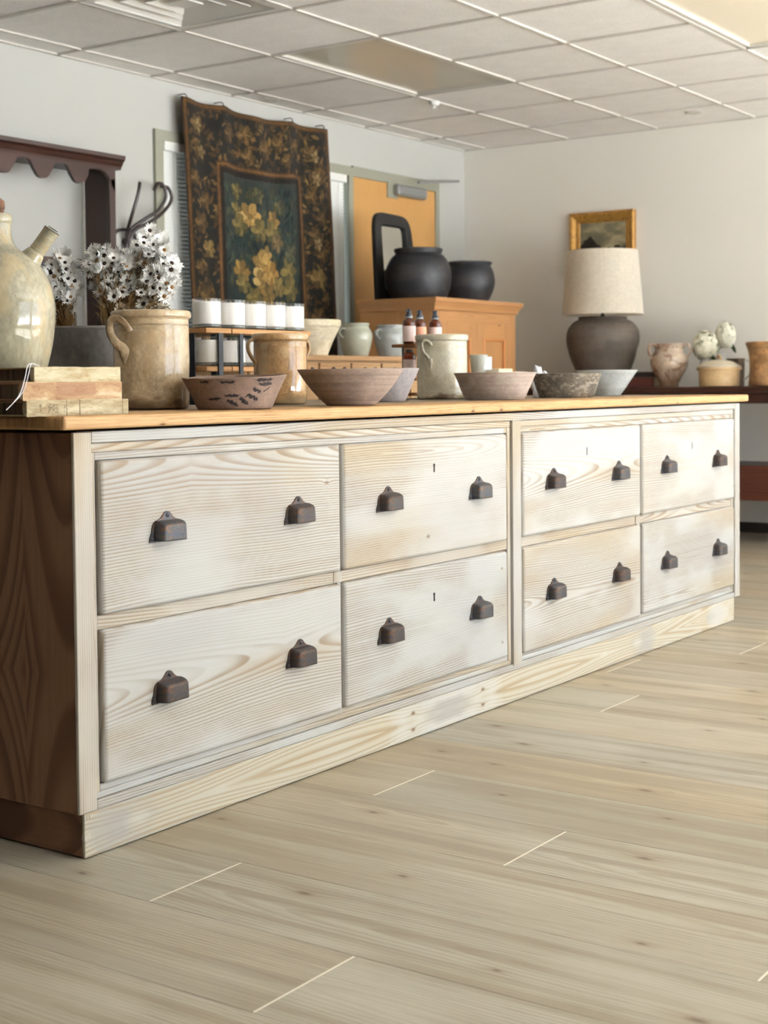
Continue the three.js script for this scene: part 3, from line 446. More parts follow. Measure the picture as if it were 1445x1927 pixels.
// grey pot with two bunches of dried daisies
{
  const m = matte(glaze([104, 101, 97], { mottle: 0.2, fine: 0.14, rings: 60, ringDepth: 0.14, patch: [134, 130, 124], patchAmount: 0.35 }), 0.6);
  const px = 0.70, pz = -0.635, h = 0.2;
  const t = thing('grey_pot', 'wide dull grey cylindrical pot holding dried daisies between jug and large crock', 'pot', [px, CT + 0.001, pz]);
  part('body', lathe([[0.001, 0.001], [0.130, 0], [0.134, 0.004], [0.1385, 0.1], [0.1395, h - 0.012], [0.1415, h - 0.006], [0.1395, h], [0.132, h], [0.131, h - 0.02], [0.126, 0.01], [0.001, 0.009]], 64, 0.008), m, t);
  const petalGeo = (n, len, cupUp, sd) => {
    const pos = [], idx = [];
    for (let ring = 0; ring < 2; ring++) for (let k = 0; k < n; k++) {
      const a = (k + ring * 0.5) / n * Math.PI * 2 + (vn(k * 7.3 + sd, ring + sd) - 0.5) * 0.25, L = len * (0.82 + 0.3 * vn(k * 3.7 + sd, 9 + ring)) * (ring ? 0.86 : 1), up = cupUp + ring * 0.25 + (vn(k * 5.1, sd + 3) - 0.5) * 0.35, w = len * 0.105, b = pos.length / 3, ca = Math.cos(a), sa = Math.sin(a);
      for (const [r, ww, y] of [[0.14, 0.45, 0], [0.45, 1, 0.2], [0.8, 0.95, 0.55], [1, 0.3, 0.72]]) for (const s of [-1, 1]) { const rad = r * L, hh = y * L * up + 0.0012 * ring; pos.push(ca * rad - sa * s * w * ww, hh, sa * rad + ca * s * w * ww); }
      for (let q = 0; q < 3; q++) { const o = b + q * 2; idx.push(o, o + 1, o + 2, o + 1, o + 3, o + 2); }
    }
    const g = new THREE.BufferGeometry(); g.setAttribute('position', new THREE.Float32BufferAttribute(pos, 3)); g.setIndex(idx); g.computeVertexNormals(); return g;
  };
  const heads = [[15, 0.0185, 0.25, 1], [16, 0.0175, 0.55, 5], [14, 0.0165, 0.9, 9], [15, 0.0150, 1.7, 14]].map((a) => petalGeo(...a));
  const centre = lathe([[0.0047, -0.001], [0.0051, 0.001], [0.0042, 0.003], [0.0022, 0.004], [0.0002, 0.0042]], 10);
  const white = std({ color: hex(250, 248, 243), roughness: 0.9, side: THREE.DoubleSide }), cream = std({ color: hex(230, 216, 190), roughness: 0.9, side: THREE.DoubleSide }), brownC = std({ color: hex(52, 36, 24), roughness: 0.95 }), goldC = std({ color: hex(128, 92, 48), roughness: 0.95 });
  const stemM = std({ color: hex(128, 98, 56), roughness: 0.95 }), leafM = std({ color: hex(96, 70, 44), roughness: 0.95, side: THREE.DoubleSide });
  const Rv = [Math.cos(-TURN) , Math.sin(-TURN)];   // across the view (x, z)
  const Dv = [Math.sin(-TURN), -Math.cos(-TURN)];    // away from the camera
  const prof = (tab, a) => { for (let i = 1; i < tab.length; i++) if (a <= tab[i][0]) { const [x0, l0, h0] = tab[i - 1], [x1, l1, h1] = tab[i], k = (a - x0) / (x1 - x0); return [lerp(l0, l1, k), lerp(h0, h1, k)]; } return [0, 0.1]; };
  const bunch = (label, tab, foot, count, dep) => {
    const b = thing('dried_daisy_bunch', label, 'dried flowers', [px, CT + h, pz], 0, 'bunches of dried daisies in the grey pot'), stems = [];
    const a0 = tab[0][0], a1 = tab[tab.length - 1][0];
    for (let i = 0; i < count; i++) {
      let a = lerp(a0, a1, rnd()), [lo, hi] = prof(tab, a), u = Math.pow(rnd(), 0.72), y = lerp(lo, hi, u), d = rr(-1, 1) * dep, mid = (a0 + a1) / 2;
      if (d > 0.3 * dep) y = lerp(y, hi, 0.4);
      const at = [a * Rv[0] + d * Dv[0], y, a * Rv[1] + d * Dv[1]], f0 = foot + rr(-0.022, 0.022), fd = rr(-0.03, 0.03), ft = [f0 * Rv[0] + fd * Dv[0], -0.08, f0 * Rv[1] + fd * Dv[1]];
      const n = new THREE.Vector3(((a - mid) * 3.2 + rr(-0.5, 0.5)) * Rv[0] - (0.75 + d * -2) * Dv[0] * rr(0.3, 1.3), 0.30 + rr(-0.35, 0.6), ((a - mid) * 3.2 + rr(-0.5, 0.5)) * Rv[1] - 0.8 * Dv[1] * rr(0.3, 1.3)).normalize();
      const k = rnd(), gi = k < 0.42 ? 0 : k < 0.7 ? 1 : k < 0.88 ? 2 : 3, low = u < 0.22;
      const head = part('flower_head', heads[gi], low && rnd() < 0.6 ? cream : white, b, at);
      head.quaternion.setFromUnitVectors(new THREE.Vector3(0, 1, 0), n); const s = rr(0.9, 1.3); head.scale.setScalar(s);
      part('flower_centre', centre, rnd() < 0.14 ? goldC : brownC, head, [0, 0.0018, 0]);
      stems.push(sweep([ft, [lerp(ft[0], at[0], 0.35) + rr(-0.008, 0.008), lerp(0, y, 0.45), lerp(ft[2], at[2], 0.35) + rr(-0.008, 0.008)], [at[0] - n.x * 0.01, y - 0.012, at[2] - n.z * 0.01], at], () => [0.0009, 0.0009], 8, 4));
    }
    for (let i = 0; i < count * 0.7; i++) { const a = lerp(a0, a1, rnd()), [, hi] = prof(tab, a), y = hi * rr(0.1, 0.8), f0 = foot + rr(-0.022, 0.022), d = rr(-1, 1) * dep, fd = d * 0.5; stems.push(sweep([[f0 * Rv[0] + fd * Dv[0], -0.08, f0 * Rv[1] + fd * Dv[1]], [lerp(f0, a, 0.45) * Rv[0] + d * Dv[0], y * 0.5, lerp(f0, a, 0.45) * Rv[1] + d * Dv[1]], [a * Rv[0] + d * Dv[0], y, a * Rv[1] + d * Dv[1]]], () => [0.0009, 0.0009], 6, 4)); }
    tag(part('stems', merge(stems), stemM, b), undefined, undefined, undefined, 'stuff');
    const lv = []; for (let i = 0; i < count * 1.8; i++) { const a = lerp(foot, lerp(a0, a1, rnd()), rr(0.2, 1)), [, hi] = prof(tab, clamp(a, a0, a1)), y = hi * rr(0.02, 0.75), d = rr(-1, 1) * dep, g = new THREE.PlaneGeometry(0.003, 0.018, 1, 2), p = g.attributes.position; p.setZ(2, 0.003); p.setZ(3, 0.003); g.rotateX(rr(-1.4, 1.4)); g.rotateY(rr(0, 6)); g.rotateZ(rr(-0.9, 0.9)); g.translate(a * Rv[0] + d * Dv[0], y, a * Rv[1] + d * Dv[1]); lv.push(g); }
    const lm = merge(lv); lm.computeVertexNormals(); tag(part('dry_leaves', lm, leafM, b), undefined, undefined, undefined, 'stuff');
  };
  // columns: across the view, lowest and highest flower above the rim
  bunch('tall spreading bunch of dried white daisies on the right side of the grey pot', [[-0.026, 0.09, 0.185], [0.0, 0.06, 0.20], [0.03, 0.04, 0.20], [0.055, 0.03, 0.17], [0.085, 0.03, 0.19], [0.115, 0.03, 0.245], [0.14, 0.03, 0.245], [0.165, 0.04, 0.19], [0.185, 0.08, 0.165]], 0.035, 235, 0.055);
  bunch('smaller bunch of dried white daisies beside the stoneware jug', [[-0.155, 0.03, 0.12], [-0.125, 0.03, 0.165], [-0.10, 0.03, 0.18], [-0.082, 0.03, 0.175], [-0.062, 0.03, 0.13]], -0.085, 84, 0.045);
}
// crocks -----------------------------------------------------------
// ear handle clinging to a cylinder of radius R: points [across, height, outwards] round direction phi
function ear(R, phi, pts, rad, seg = 44) { return sweep(pts.map(([a, y, o]) => { const f = phi + a / R; return [Math.cos(f) * (R + o), y, Math.sin(f) * (R + o)]; }), rad, seg, 12, false, new THREE.Vector3(Math.cos(phi), 0, Math.sin(phi))); }
const toCam = (x, z) => Math.atan2(2.0461 - z, -1.9294 - x);    // direction from a thing towards the photographer
const crockProfile = (r, h, rim, rimH, foot = 0.9, belly = 1) => [[0.001, 0.001], [r * foot - 0.004, 0], [r * foot, 0.004], ...smooth([[r * (foot + 0.015), 0.012], [r * 0.975, h * 0.16], [r * belly, h * 0.45], [r * 0.99, h * 0.8], [r * 0.985, h - rimH - 0.003]], 24), [rim - 0.002, h - rimH], [rim, h - rimH + 0.003], [rim, h - 0.005], [rim - 0.003, h - 0.001], [rim - 0.008, h], [rim - 0.012, h - 0.002], [r * 0.88, h - rimH - 0.004], [r * 0.87, h * 0.5], [r * 0.83, 0.02], [0.001, 0.014]];
{
  const x = 0.553, z = -0.325, m = glazed(glaze([206, 183, 146], { mottle: 0.18, fine: 0.12, patch: [186, 158, 116], patchAmount: 0.55, foot: [112, 86, 58], footTop: 0.2, spots: 50, spotSize: 0.007, spotColor: [86, 62, 40] }), 0.3, 0.8), c = toCam(x, z);
  const t = thing('stoneware_crock', 'largest tan stoneware crock with one ear handle facing the room and a rolled rim', 'crock', [x, CT + 0.001, z]);
  part('body', lathe(crockProfile(0.0865, 0.226, 0.0915, 0.017, 0.955), 72, 0.01), m, t);
  part('groove_ring', lathe([[0.0845, 0.190], [0.0868, 0.1915], [0.0852, 0.193], [0.0868, 0.1945], [0.0845, 0.196]], 64), m, t);
  part('ear_handle', ear(0.0855, c + 0.80, [[-0.020, 0.176, 0.0], [-0.016, 0.188, 0.008], [-0.005, 0.203, 0.016], [0.010, 0.205, 0.020], [0.020, 0.190, 0.022], [0.019, 0.170, 0.020], [0.009, 0.150, 0.013], [-0.004, 0.136, 0.006], [-0.005, 0.118, 0.0015], [-0.002, 0.096, -0.004]], (k) => { const a = lerp(0.008, 0.0095, ss(0, 0.3, k)) * (1 - 0.45 * ss(0.86, 1, k)) + 0.003 * ss(0.55, 0.8, k) * (1 - ss(0.8, 1, k)); return [a, 0.0058 * (1 - 0.5 * ss(0.75, 1, k))]; }), m, t);
}
{
  const x = 1.2, z = -0.465, m = glazed(glaze([176, 138, 92], { mottle: 0.3, fine: 0.16, patch: [204, 178, 134], patchAmount: 0.55, foot: [150, 128, 92], footTop: 0.35, spots: 30, spotSize: 0.006 }), 0.26, 0.9), c = toCam(x, z);
  const t = thing('stoneware_crock', 'smaller honey brown glazed crock with a loop handle on each side', 'crock', [x, CT + 0.001, z]);
  part('body', lathe(crockProfile(0.0735, 0.192, 0.078, 0.019, 0.93, 0.99), 64, 0.012, 2.3, 5), m, t);
  const D = [[0, 0.170, -0.006], [0, 0.174, 0.010], [0, 0.166, 0.020], [0, 0.146, 0.020], [0, 0.126, 0.010], [0, 0.112, 0.0], [0, 0.088, -0.004]];
  part('loop_handle', ear(0.073, c + 1.17, D, (k) => [0.0095 - 0.003 * ss(0.8, 1, k), 0.0045]), m, t);
  part('loop_handle', ear(0.073, c + 1.17 + Math.PI * 0.93, D, (k) => [0.0095 - 0.003 * ss(0.8, 1, k), 0.0045]), m, t);
}
{
  const x = 2.206, z = -0.585, m = glazed(glaze([216, 208, 182], { mottle: 0.12, fine: 0.08, patch: [196, 184, 150], patchAmount: 0.5, foot: [104, 84, 58], footTop: 0.18, spots: 8, spotSize: 0.012 }), 0.28, 0.85), c = toCam(x, z);
  const t = thing('stoneware_crock', 'cream glazed crock with a thin twisted ear handle in front of the amber bottles', 'crock', [x, CT + 0.001, z]);
  part('body', lathe(crockProfile(0.0845, 0.214, 0.0895, 0.020, 0.97), 64, 0.008, 2.3, 11), m, t);
  const path = (s) => [[-0.014 + s, 0.176, 0.0], [-0.012 + s, 0.187, 0.008], [-0.003 + s, 0.193, 0.014], [0.008 + s, 0.188, 0.017], [0.010 + s, 0.172, 0.016], [0.007 + s, 0.155, 0.012], [-0.004 + s * 0.5, 0.140, 0.008], [-0.010, 0.126, 0.004]];
  part('ear_handle', merge([ear(0.084, c + 0.58, path(0), () => [0.0042, 0.0045]), ear(0.084, c + 0.58, path(0.0075).map(([a, y, o]) => [a, y - 0.002, o - 0.004]), () => [0.004, 0.004]), ear(0.084, c + 0.58, [[-0.009, 0.134, 0.004], [-0.010, 0.120, 0.004], [-0.010, 0.108, 0.002], [-0.010, 0.094, -0.004]], (k) => [0.0095 * (1 - 0.75 * ss(0.2, 1, k)), 0.006 * (1 - 0.5 * k)], 20)]), m, t);
}
// bowls ------------------------------------------------------------
const bowlProfile = (rb, rt, h, wall = 0.006, curve = 0) => [[0.001, 0.001], [rb - 0.002, 0], [rb, 0.0015], ...[0.2, 0.4, 0.6, 0.8].map((k) => [lerp(rb, rt, k) + curve * Math.sin(k * Math.PI), h * k]), [rt - 0.0008, h - 0.003], [rt, h - 0.0015], [rt - 0.001, h], [rt - wall + 0.001, h], [rt - wall, h - 0.0015], ...[0.75, 0.5, 0.25].map((k) => [lerp(rb, rt, k) - wall + curve * Math.sin(k * Math.PI), h * k + 0.003]), [rb - wall, 0.008], [0.001, 0.008]];
function bowl(label, x, z, rb, rt, h, mat, o = {}) {
  const t = thing('pottery_bowl', label, 'bowl', [x, CT + 0.001, z], o.turn ?? 0), g = lathe(bowlProfile(rb, rt, h, o.wall, o.curve), 84, 0.012, 2.0, x * 7);
  if (o.tilt) { const p = g.attributes.position; for (let i = 0; i < p.count; i++) { const y = p.getY(i), f = y / h; p.setY(i, y + f * (p.getX(i) * Math.cos(o.dir ?? 0) + p.getZ(i) * Math.sin(o.dir ?? 0)) * o.tilt + f * f * f * (vn(Math.atan2(p.getZ(i), p.getX(i)) * 4 + 20, x) - 0.5) * 0.003); } g.computeVertexNormals(); }
  part('body', g, mat, t); return t;
}
{
  // dark stapled repairs on the first bowl, as strokes on its outer wall
  const S1 = [[0.402, 0.90, 0.034, 0, 0.8], [0.479, 0.88, 0.055, 0, 0.8], [0.600, 0.92, 0.065, 0, 1.1], [0.607, 0.77, 0.055, 0, 1], [0.580, 0.58, 0.034, -3, 0.9], [0.620, 0.59, 0.03, 5, 0.3], [0.489, 0.43, 0.055, 0.3, 0.7], [0.422, 0.33, 0.045, 0.6, 0.6], [0.492, 0.19, 0.045, -5, 1.1], [0.535, 0.24, 0.038, -5.5, 1.3], [0.569, 0.36, 0.045, -3.5, 1.0], [0.548, 0.42, 0.02, 4, 0.3]];
  const marks = (u, v, c) => { const k = (v - 0.125) / 0.3125; for (const [su, sk, L, sl, w] of S1) { const du = (u - su) / L, dk = (k - sk) - sl * (u - su); if (Math.abs(du) < 0.6 && Math.abs(dk) < 0.2) { const e = Math.abs(dk) / (0.068 * w) + Math.max(0, Math.abs(du) - 0.36) * 5 + (vn(u * 220, k * 30) - 0.5) * 1.2; if (e < 1) mixc(c, 36, 28, 28, ss(1, 0.5, e) * 0.92); } } };
  const m1 = matte(glaze([126, 104, 90], { mottle: 0.16, fine: 0.1, size: 1024, marks }), 0.8), m2 = matte(glaze([148, 129, 116], { mottle: 0.12, fine: 0.08, rings: 60, ringDepth: 0.25 }), 0.78), m3 = matte(glaze([166, 158, 156], { mottle: 0.1, fine: 0.1 }), 0.8), m4 = matte(glaze([164, 149, 138], { mottle: 0.1, fine: 0.08, rings: 40, ringDepth: 0.12, patch: [178, 168, 156], patchAmount: 0.5 }), 0.75), m5 = matte(glaze([104, 95, 82], { mottle: 0.3, fine: 0.3, patch: [176, 168, 154], patchAmount: 0.55, patchScale: 6 }), 0.9), m6 = glazed(glaze([216, 220, 214], { mottle: 0.08, fine: 0.06, rings: 30, ringDepth: 0.12 }), 0.4, 0.5);
  const b1 = bowl('front left brown clay bowl with dark stapled repair marks', 0.598, -0.115, 0.0835, 0.1175, 0.0735, m1, { tilt: 0.04, dir: 2.2, curve: -0.001 });
  { const c1 = toCam(0.598, -0.115); b1.rotation.y = Math.atan2(-Math.cos(c1), -Math.sin(c1)); }    // the repaired side towards the room
  bowl('widest ridged pinkish brown clay bowl with flaring sides, second bowl from the left', 1.052, -0.122, 0.062, 0.1335, 0.0905, m2, { curve: 0.006 });
  bowl('pale lilac grey clay bowl half hidden behind the wide ridged bowl', 1.690, -0.455, 0.058, 0.0985, 0.0985, m3);
  bowl('pinkish beige clay bowl in front of the cream crock', 2.066, -0.30, 0.093, 0.130, 0.0845, m4);
  bowl('weathered grey brown bowl with patchy white crust', 2.553, -0.305, 0.093, 0.119, 0.082, m5);
  bowl('smooth greyish white glazed bowl at the right end of the counter', 3.108, -0.425, 0.052, 0.117, 0.0955, m6);
}
// risers with candles ----------------------------------------------
{
  const wood = std({ map: spiceTex, color: hex(255, 240, 214), roughness: 0.7 });
  const riser = (label, x0, x1, z0, z1, legs) => {
    const t = thing('display_riser', label, 'riser', [0, CT, 0]);
    for (const y of [0.215, 0.107]) part('shelf_board', spanned(x0, x1, y - 0.014, y, z1, z0, 0.0015, 'x'), wood, t);
    for (const [x, z, w, d] of legs) part('leg', merge([spanned(x - w / 2, x + w / 2, 0, 0.201, z - d / 2, z + d / 2, 0.001, 'y')]), M.blackMetal, t);
    return t;
  };
  riser('narrow two-tier wooden riser with black metal legs at the left end of the candles', 1.165, 1.272, -0.700, -0.790, [[1.222, -0.6975, 0.020, 0.004], [1.163, -0.752, 0.004, 0.022], [1.274, -0.77, 0.004, 0.02]]);
  riser('longer two-tier wooden riser with black metal legs carrying four candles', 1.280, 1.646, -0.703, -0.793, [[1.315, -0.7005, 0.016, 0.004], [1.585, -0.7005, 0.016, 0.004], [1.585, -0.795, 0.016, 0.004], [1.32, -0.795, 0.016, 0.004]]);
  const R = 0.0415, H = 0.0835, lean = [];
  const glassG = lathe([[0.001, 0], [R - 0.004, 0], [R - 0.001, 0.0015], [R - 0.0004, 0.006], [R, H - 0.001], [R - 0.0007, H], [R - 0.0018, H - 0.0005], [R - 0.0024, H - 0.011]], 40), waxG = lathe([[0.001, 0.0105], [R - 0.004, 0.0105], [R - 0.0016, 0.013], [R - 0.0016, H - 0.0095], [R - 0.003, H - 0.0085], [0.001, H - 0.009]], 40), baseG = lathe([[0.001, 0.0095], [R - 0.004, 0.0095], [R - 0.002, 0.0075], [R - 0.003, 0.002], [0.001, 0.0018]], 40);
  const baseM = phy({ color: hex(214, 222, 220), transmission: 0.8, thickness: 0, roughness: 0.08 });
  const make = (name, label) => { const t = thing(name, label, 'candle', [0, 0, 0], 0, 'white candles in clear glasses on the risers'); part('wax', waxG, M.wax, t); part('glass', glassG, M.glass, t); part('glass_base', baseG, baseM, t); part('wick', lathe([[0.0002, H - 0.009], [0.0009, H - 0.009], [0.0008, H - 0.002], [0.0002, H - 0.001]], 6), std({ color: hex(230, 224, 210) }), t); return t; };
  const ord = ['nearest', 'second', 'third', 'fourth', 'farthest'], proto = make('glass_candle', '');
  const tiers = [[0.215, 'in the top row on the risers'], [0.107, 'in the lower row on the risers'], [0.0005, 'in the row under the risers']];
  let first = true;
  for (const [y, where] of tiers) for (let i = 0; i < 5; i++) {
    const p = [1.2185 + [0, 0.105, 0.2, 0.292, 0.384][i], CT + y + 0.0004, -0.745], label = `${ord[i]} white candle in a clear glass ${where}`;
    if (first) { proto.position.set(...p); proto.userData.label = label; first = false; } else copyOf(proto, p, 0, label);
  }
}
// amber spray bottles -----------------------------------------------
{
  const amber = phy({ color: hex(150, 72, 22), transmission: 0.75, thickness: 0, roughness: 0.06, clearcoat: 1 }), fluid = std({ color: hex(104, 46, 16), roughness: 0.4 }), label = std({ color: hex(232, 208, 200), roughness: 0.7 }), labelO = std({ color: hex(222, 160, 130), roughness: 0.7 }), cap = std({ color: hex(42, 46, 56), roughness: 0.3 }), clearCap = phy({ color: hex(225, 228, 230), transmission: 0.7, thickness: 0, roughness: 0.1 });
  const r = 0.0222, H = 0.083;
  const bodyG = lathe([[0.001, 0], [r - 0.003, 0], [r, 0.003], [r, H - 0.012], [r - 0.002, H - 0.006], [r - 0.007, H - 0.001], [0.0105, H + 0.003], [0.0105, H + 0.009]], 32), fluidG = lathe([[0.001, 0.003], [r - 0.003, 0.003], [r - 0.0015, 0.006], [r - 0.0015, H - 0.018], [0.001, H - 0.018]], 28), capG = lathe([[0.0118, H + 0.004], [0.0122, H + 0.016], [0.0085, H + 0.019], [0.008, H + 0.028], [0.0078, H + 0.034], [0.001, H + 0.036]], 24);
  const overG = lathe([[0.0135, H + 0.004], [0.0135, H + 0.010]], 24), nozzle = rbox(0.012, 0.006, 0.006, 0.002).translate(0.006, H + 0.030, 0);
  const labelG = (() => { const g = new THREE.CylinderGeometry(r + 0.0004, r + 0.0004, 0.052, 32, 1, true, 0, Math.PI * 1.45); return g.translate(0, 0.034, 0); })();
  const bottle = (lab, pos, lm, turn, big) => { const t = thing('amber_bottle', lab, 'bottle', pos, turn, 'amber spray bottles on the small riser'); part('glass_body', bodyG, amber, t); part('liquid', fluidG, fluid, t); part('paper_label', labelG, lm, t); const c0 = part('spray_cap', merge([capG, nozzle]), cap, t), c1 = part('cap_collar', overG, clearCap, t); if (big) { t.remove(c0, c1); part('screw_cap', lathe([[0.0112, H + 0.003], [0.0125, H + 0.004], [0.0125, H + 0.011], [0.011, H + 0.012], [0.001, H + 0.012]], 24), cap, t); } return t; };
  const rs = thing('display_riser', 'small two-tier riser with brown boards carrying the amber spray bottles', 'riser', [0, CT, 0]), wood = std({ map: spiceTex, color: hex(200, 170, 140), roughness: 0.7 });
  for (const y of [0.188, 0.0745, 0.022]) part('shelf_board', spanned(2.224, 2.452, y - 0.011, y, -0.80, -0.705, 0.0015, 'x'), wood, rs);
  for (const [x, z] of [[2.290, -0.7065], [2.445, -0.708], [2.290, -0.797], [2.445, -0.797]]) part('leg', spanned(x - 0.004, x + 0.004, 0, 0.177, z - 0.003, z + 0.003, 0.001, 'y'), M.blackMetal, rs);
  const yT = CT + 0.1884, yB = CT + 0.0749, ft = 2.75;
  bottle('left amber spray bottle with pale pink label on the top board of the riser', [2.240, yT, -0.738], label, ft); bottle('middle amber spray bottle with salmon label on the top board of the riser', [2.328, yT, -0.752], labelO, ft); bottle('right amber spray bottle with pale pink label on the top board of the riser', [2.405, yT, -0.738], label, ft);
  bottle('left amber spray bottle with pale label on the bottom board of the riser', [2.246, yB, -0.742], label, ft - 0.8, true); bottle('middle amber spray bottle with dull label on the bottom board of the riser', [2.325, yB, -0.735], label, ft + 0.3, true); bottle('right amber spray bottle on the bottom board of the riser', [2.408, yB, -0.755], label, ft, true);
}
// small things behind the beige bowl ---------------------------------
{
  const t = thing('glass_cup', 'small frosted glass cup with a white tag behind the beige bowl', 'cup', [2.733, CT + 0.0905, -0.76]);
  part('cup_body', lathe([[0.001, 0], [0.026, 0], [0.028, 0.003], [0.0345, 0.066], [0.0335, 0.067], [0.032, 0.066], [0.026, 0.006], [0.001, 0.005]], 32), phy({ color: hex(226, 226, 214), transmission: 0.5, thickness: 0, roughness: 0.25 }), t);
  part('paper_tag', rbox(0.034, 0.048, 0.0012, 0.0005).rotateY(-0.5), std({ color: hex(232, 240, 246), roughness: 0.6 }), t, [0.006, 0.034, 0.036]);
  const bm = std({ color: hex(226, 212, 182), roughness: 0.8 }), dm = std({ color: hex(90, 76, 70), roughness: 0.8 });
  const box = (label, x, y, z, w, h, d, turn, m) => { const b = thing('paper_box', label, 'box', [x, CT + y, z], turn, 'small boxes behind the beige bowl'); part('box_body', rbox(w, h, d, 0.002).translate(0, h / 2, 0), m, b); part('box_label', rbox(w * 0.4, h * 0.5, 0.001, 0.0003).translate(w * 0.05, h / 2, d / 2 + 0.0004), dm, b); };
  box('larger cream paper box lowest in the pile under the glass cup', 2.80, 0.0005, -0.77, 0.24, 0.05, 0.09, 0.05, bm); box('cream paper box under the glass cup', 2.745, 0.0506, -0.765, 0.10, 0.0395, 0.08, -0.05, std({ color: hex(150, 128, 110), roughness: 0.8 }));
  box('flat cream paper box right of the glass cup', 2.868, 0.0506, -0.765, 0.125, 0.055, 0.08, 0.1, bm); box('small cream paper box at the right end behind the beige bowl', 2.985, 0.0005, -0.76, 0.10, 0.094, 0.07, 0.05, std({ color: hex(218, 202, 176), roughness: 0.8 }));
  const c = thing('paper_twist', 'crumpled white tissue paper twist between two bowls', 'paper', [2.705, CT + 0.001, -0.5]);
  const g1 = new THREE.IcosahedronGeometry(1, 3), p = g1.attributes.position; for (let i = 0; i < p.count; i++) { const k = 1 + (fbm(p.getX(i) * 2.5 + 9, p.getY(i) * 2.5 + p.getZ(i) * 2, 3) - 0.5) * 0.7; p.setXYZ(i, p.getX(i) * k * 0.018, p.getY(i) * k * 0.048, p.getZ(i) * k * 0.018); } g1.computeVertexNormals();
  const g2 = g1.clone(); g2.scale(0.8, 0.35, 0.8); g2.rotateZ(-0.9); g2.translate(0.03, 0.077, 0.01); const pm = std({ color: hex(222, 224, 228), roughness: 0.8 });
  part('tissue', g1.clone().translate(0, 0.062, 0).rotateZ(0.0), pm, c); part('tissue_end', g2, pm, c); part('stick', lathe([[0.001, 0], [0.016, 0], [0.016, 0.02], [0.001, 0.03]], 16), pm, c);
}
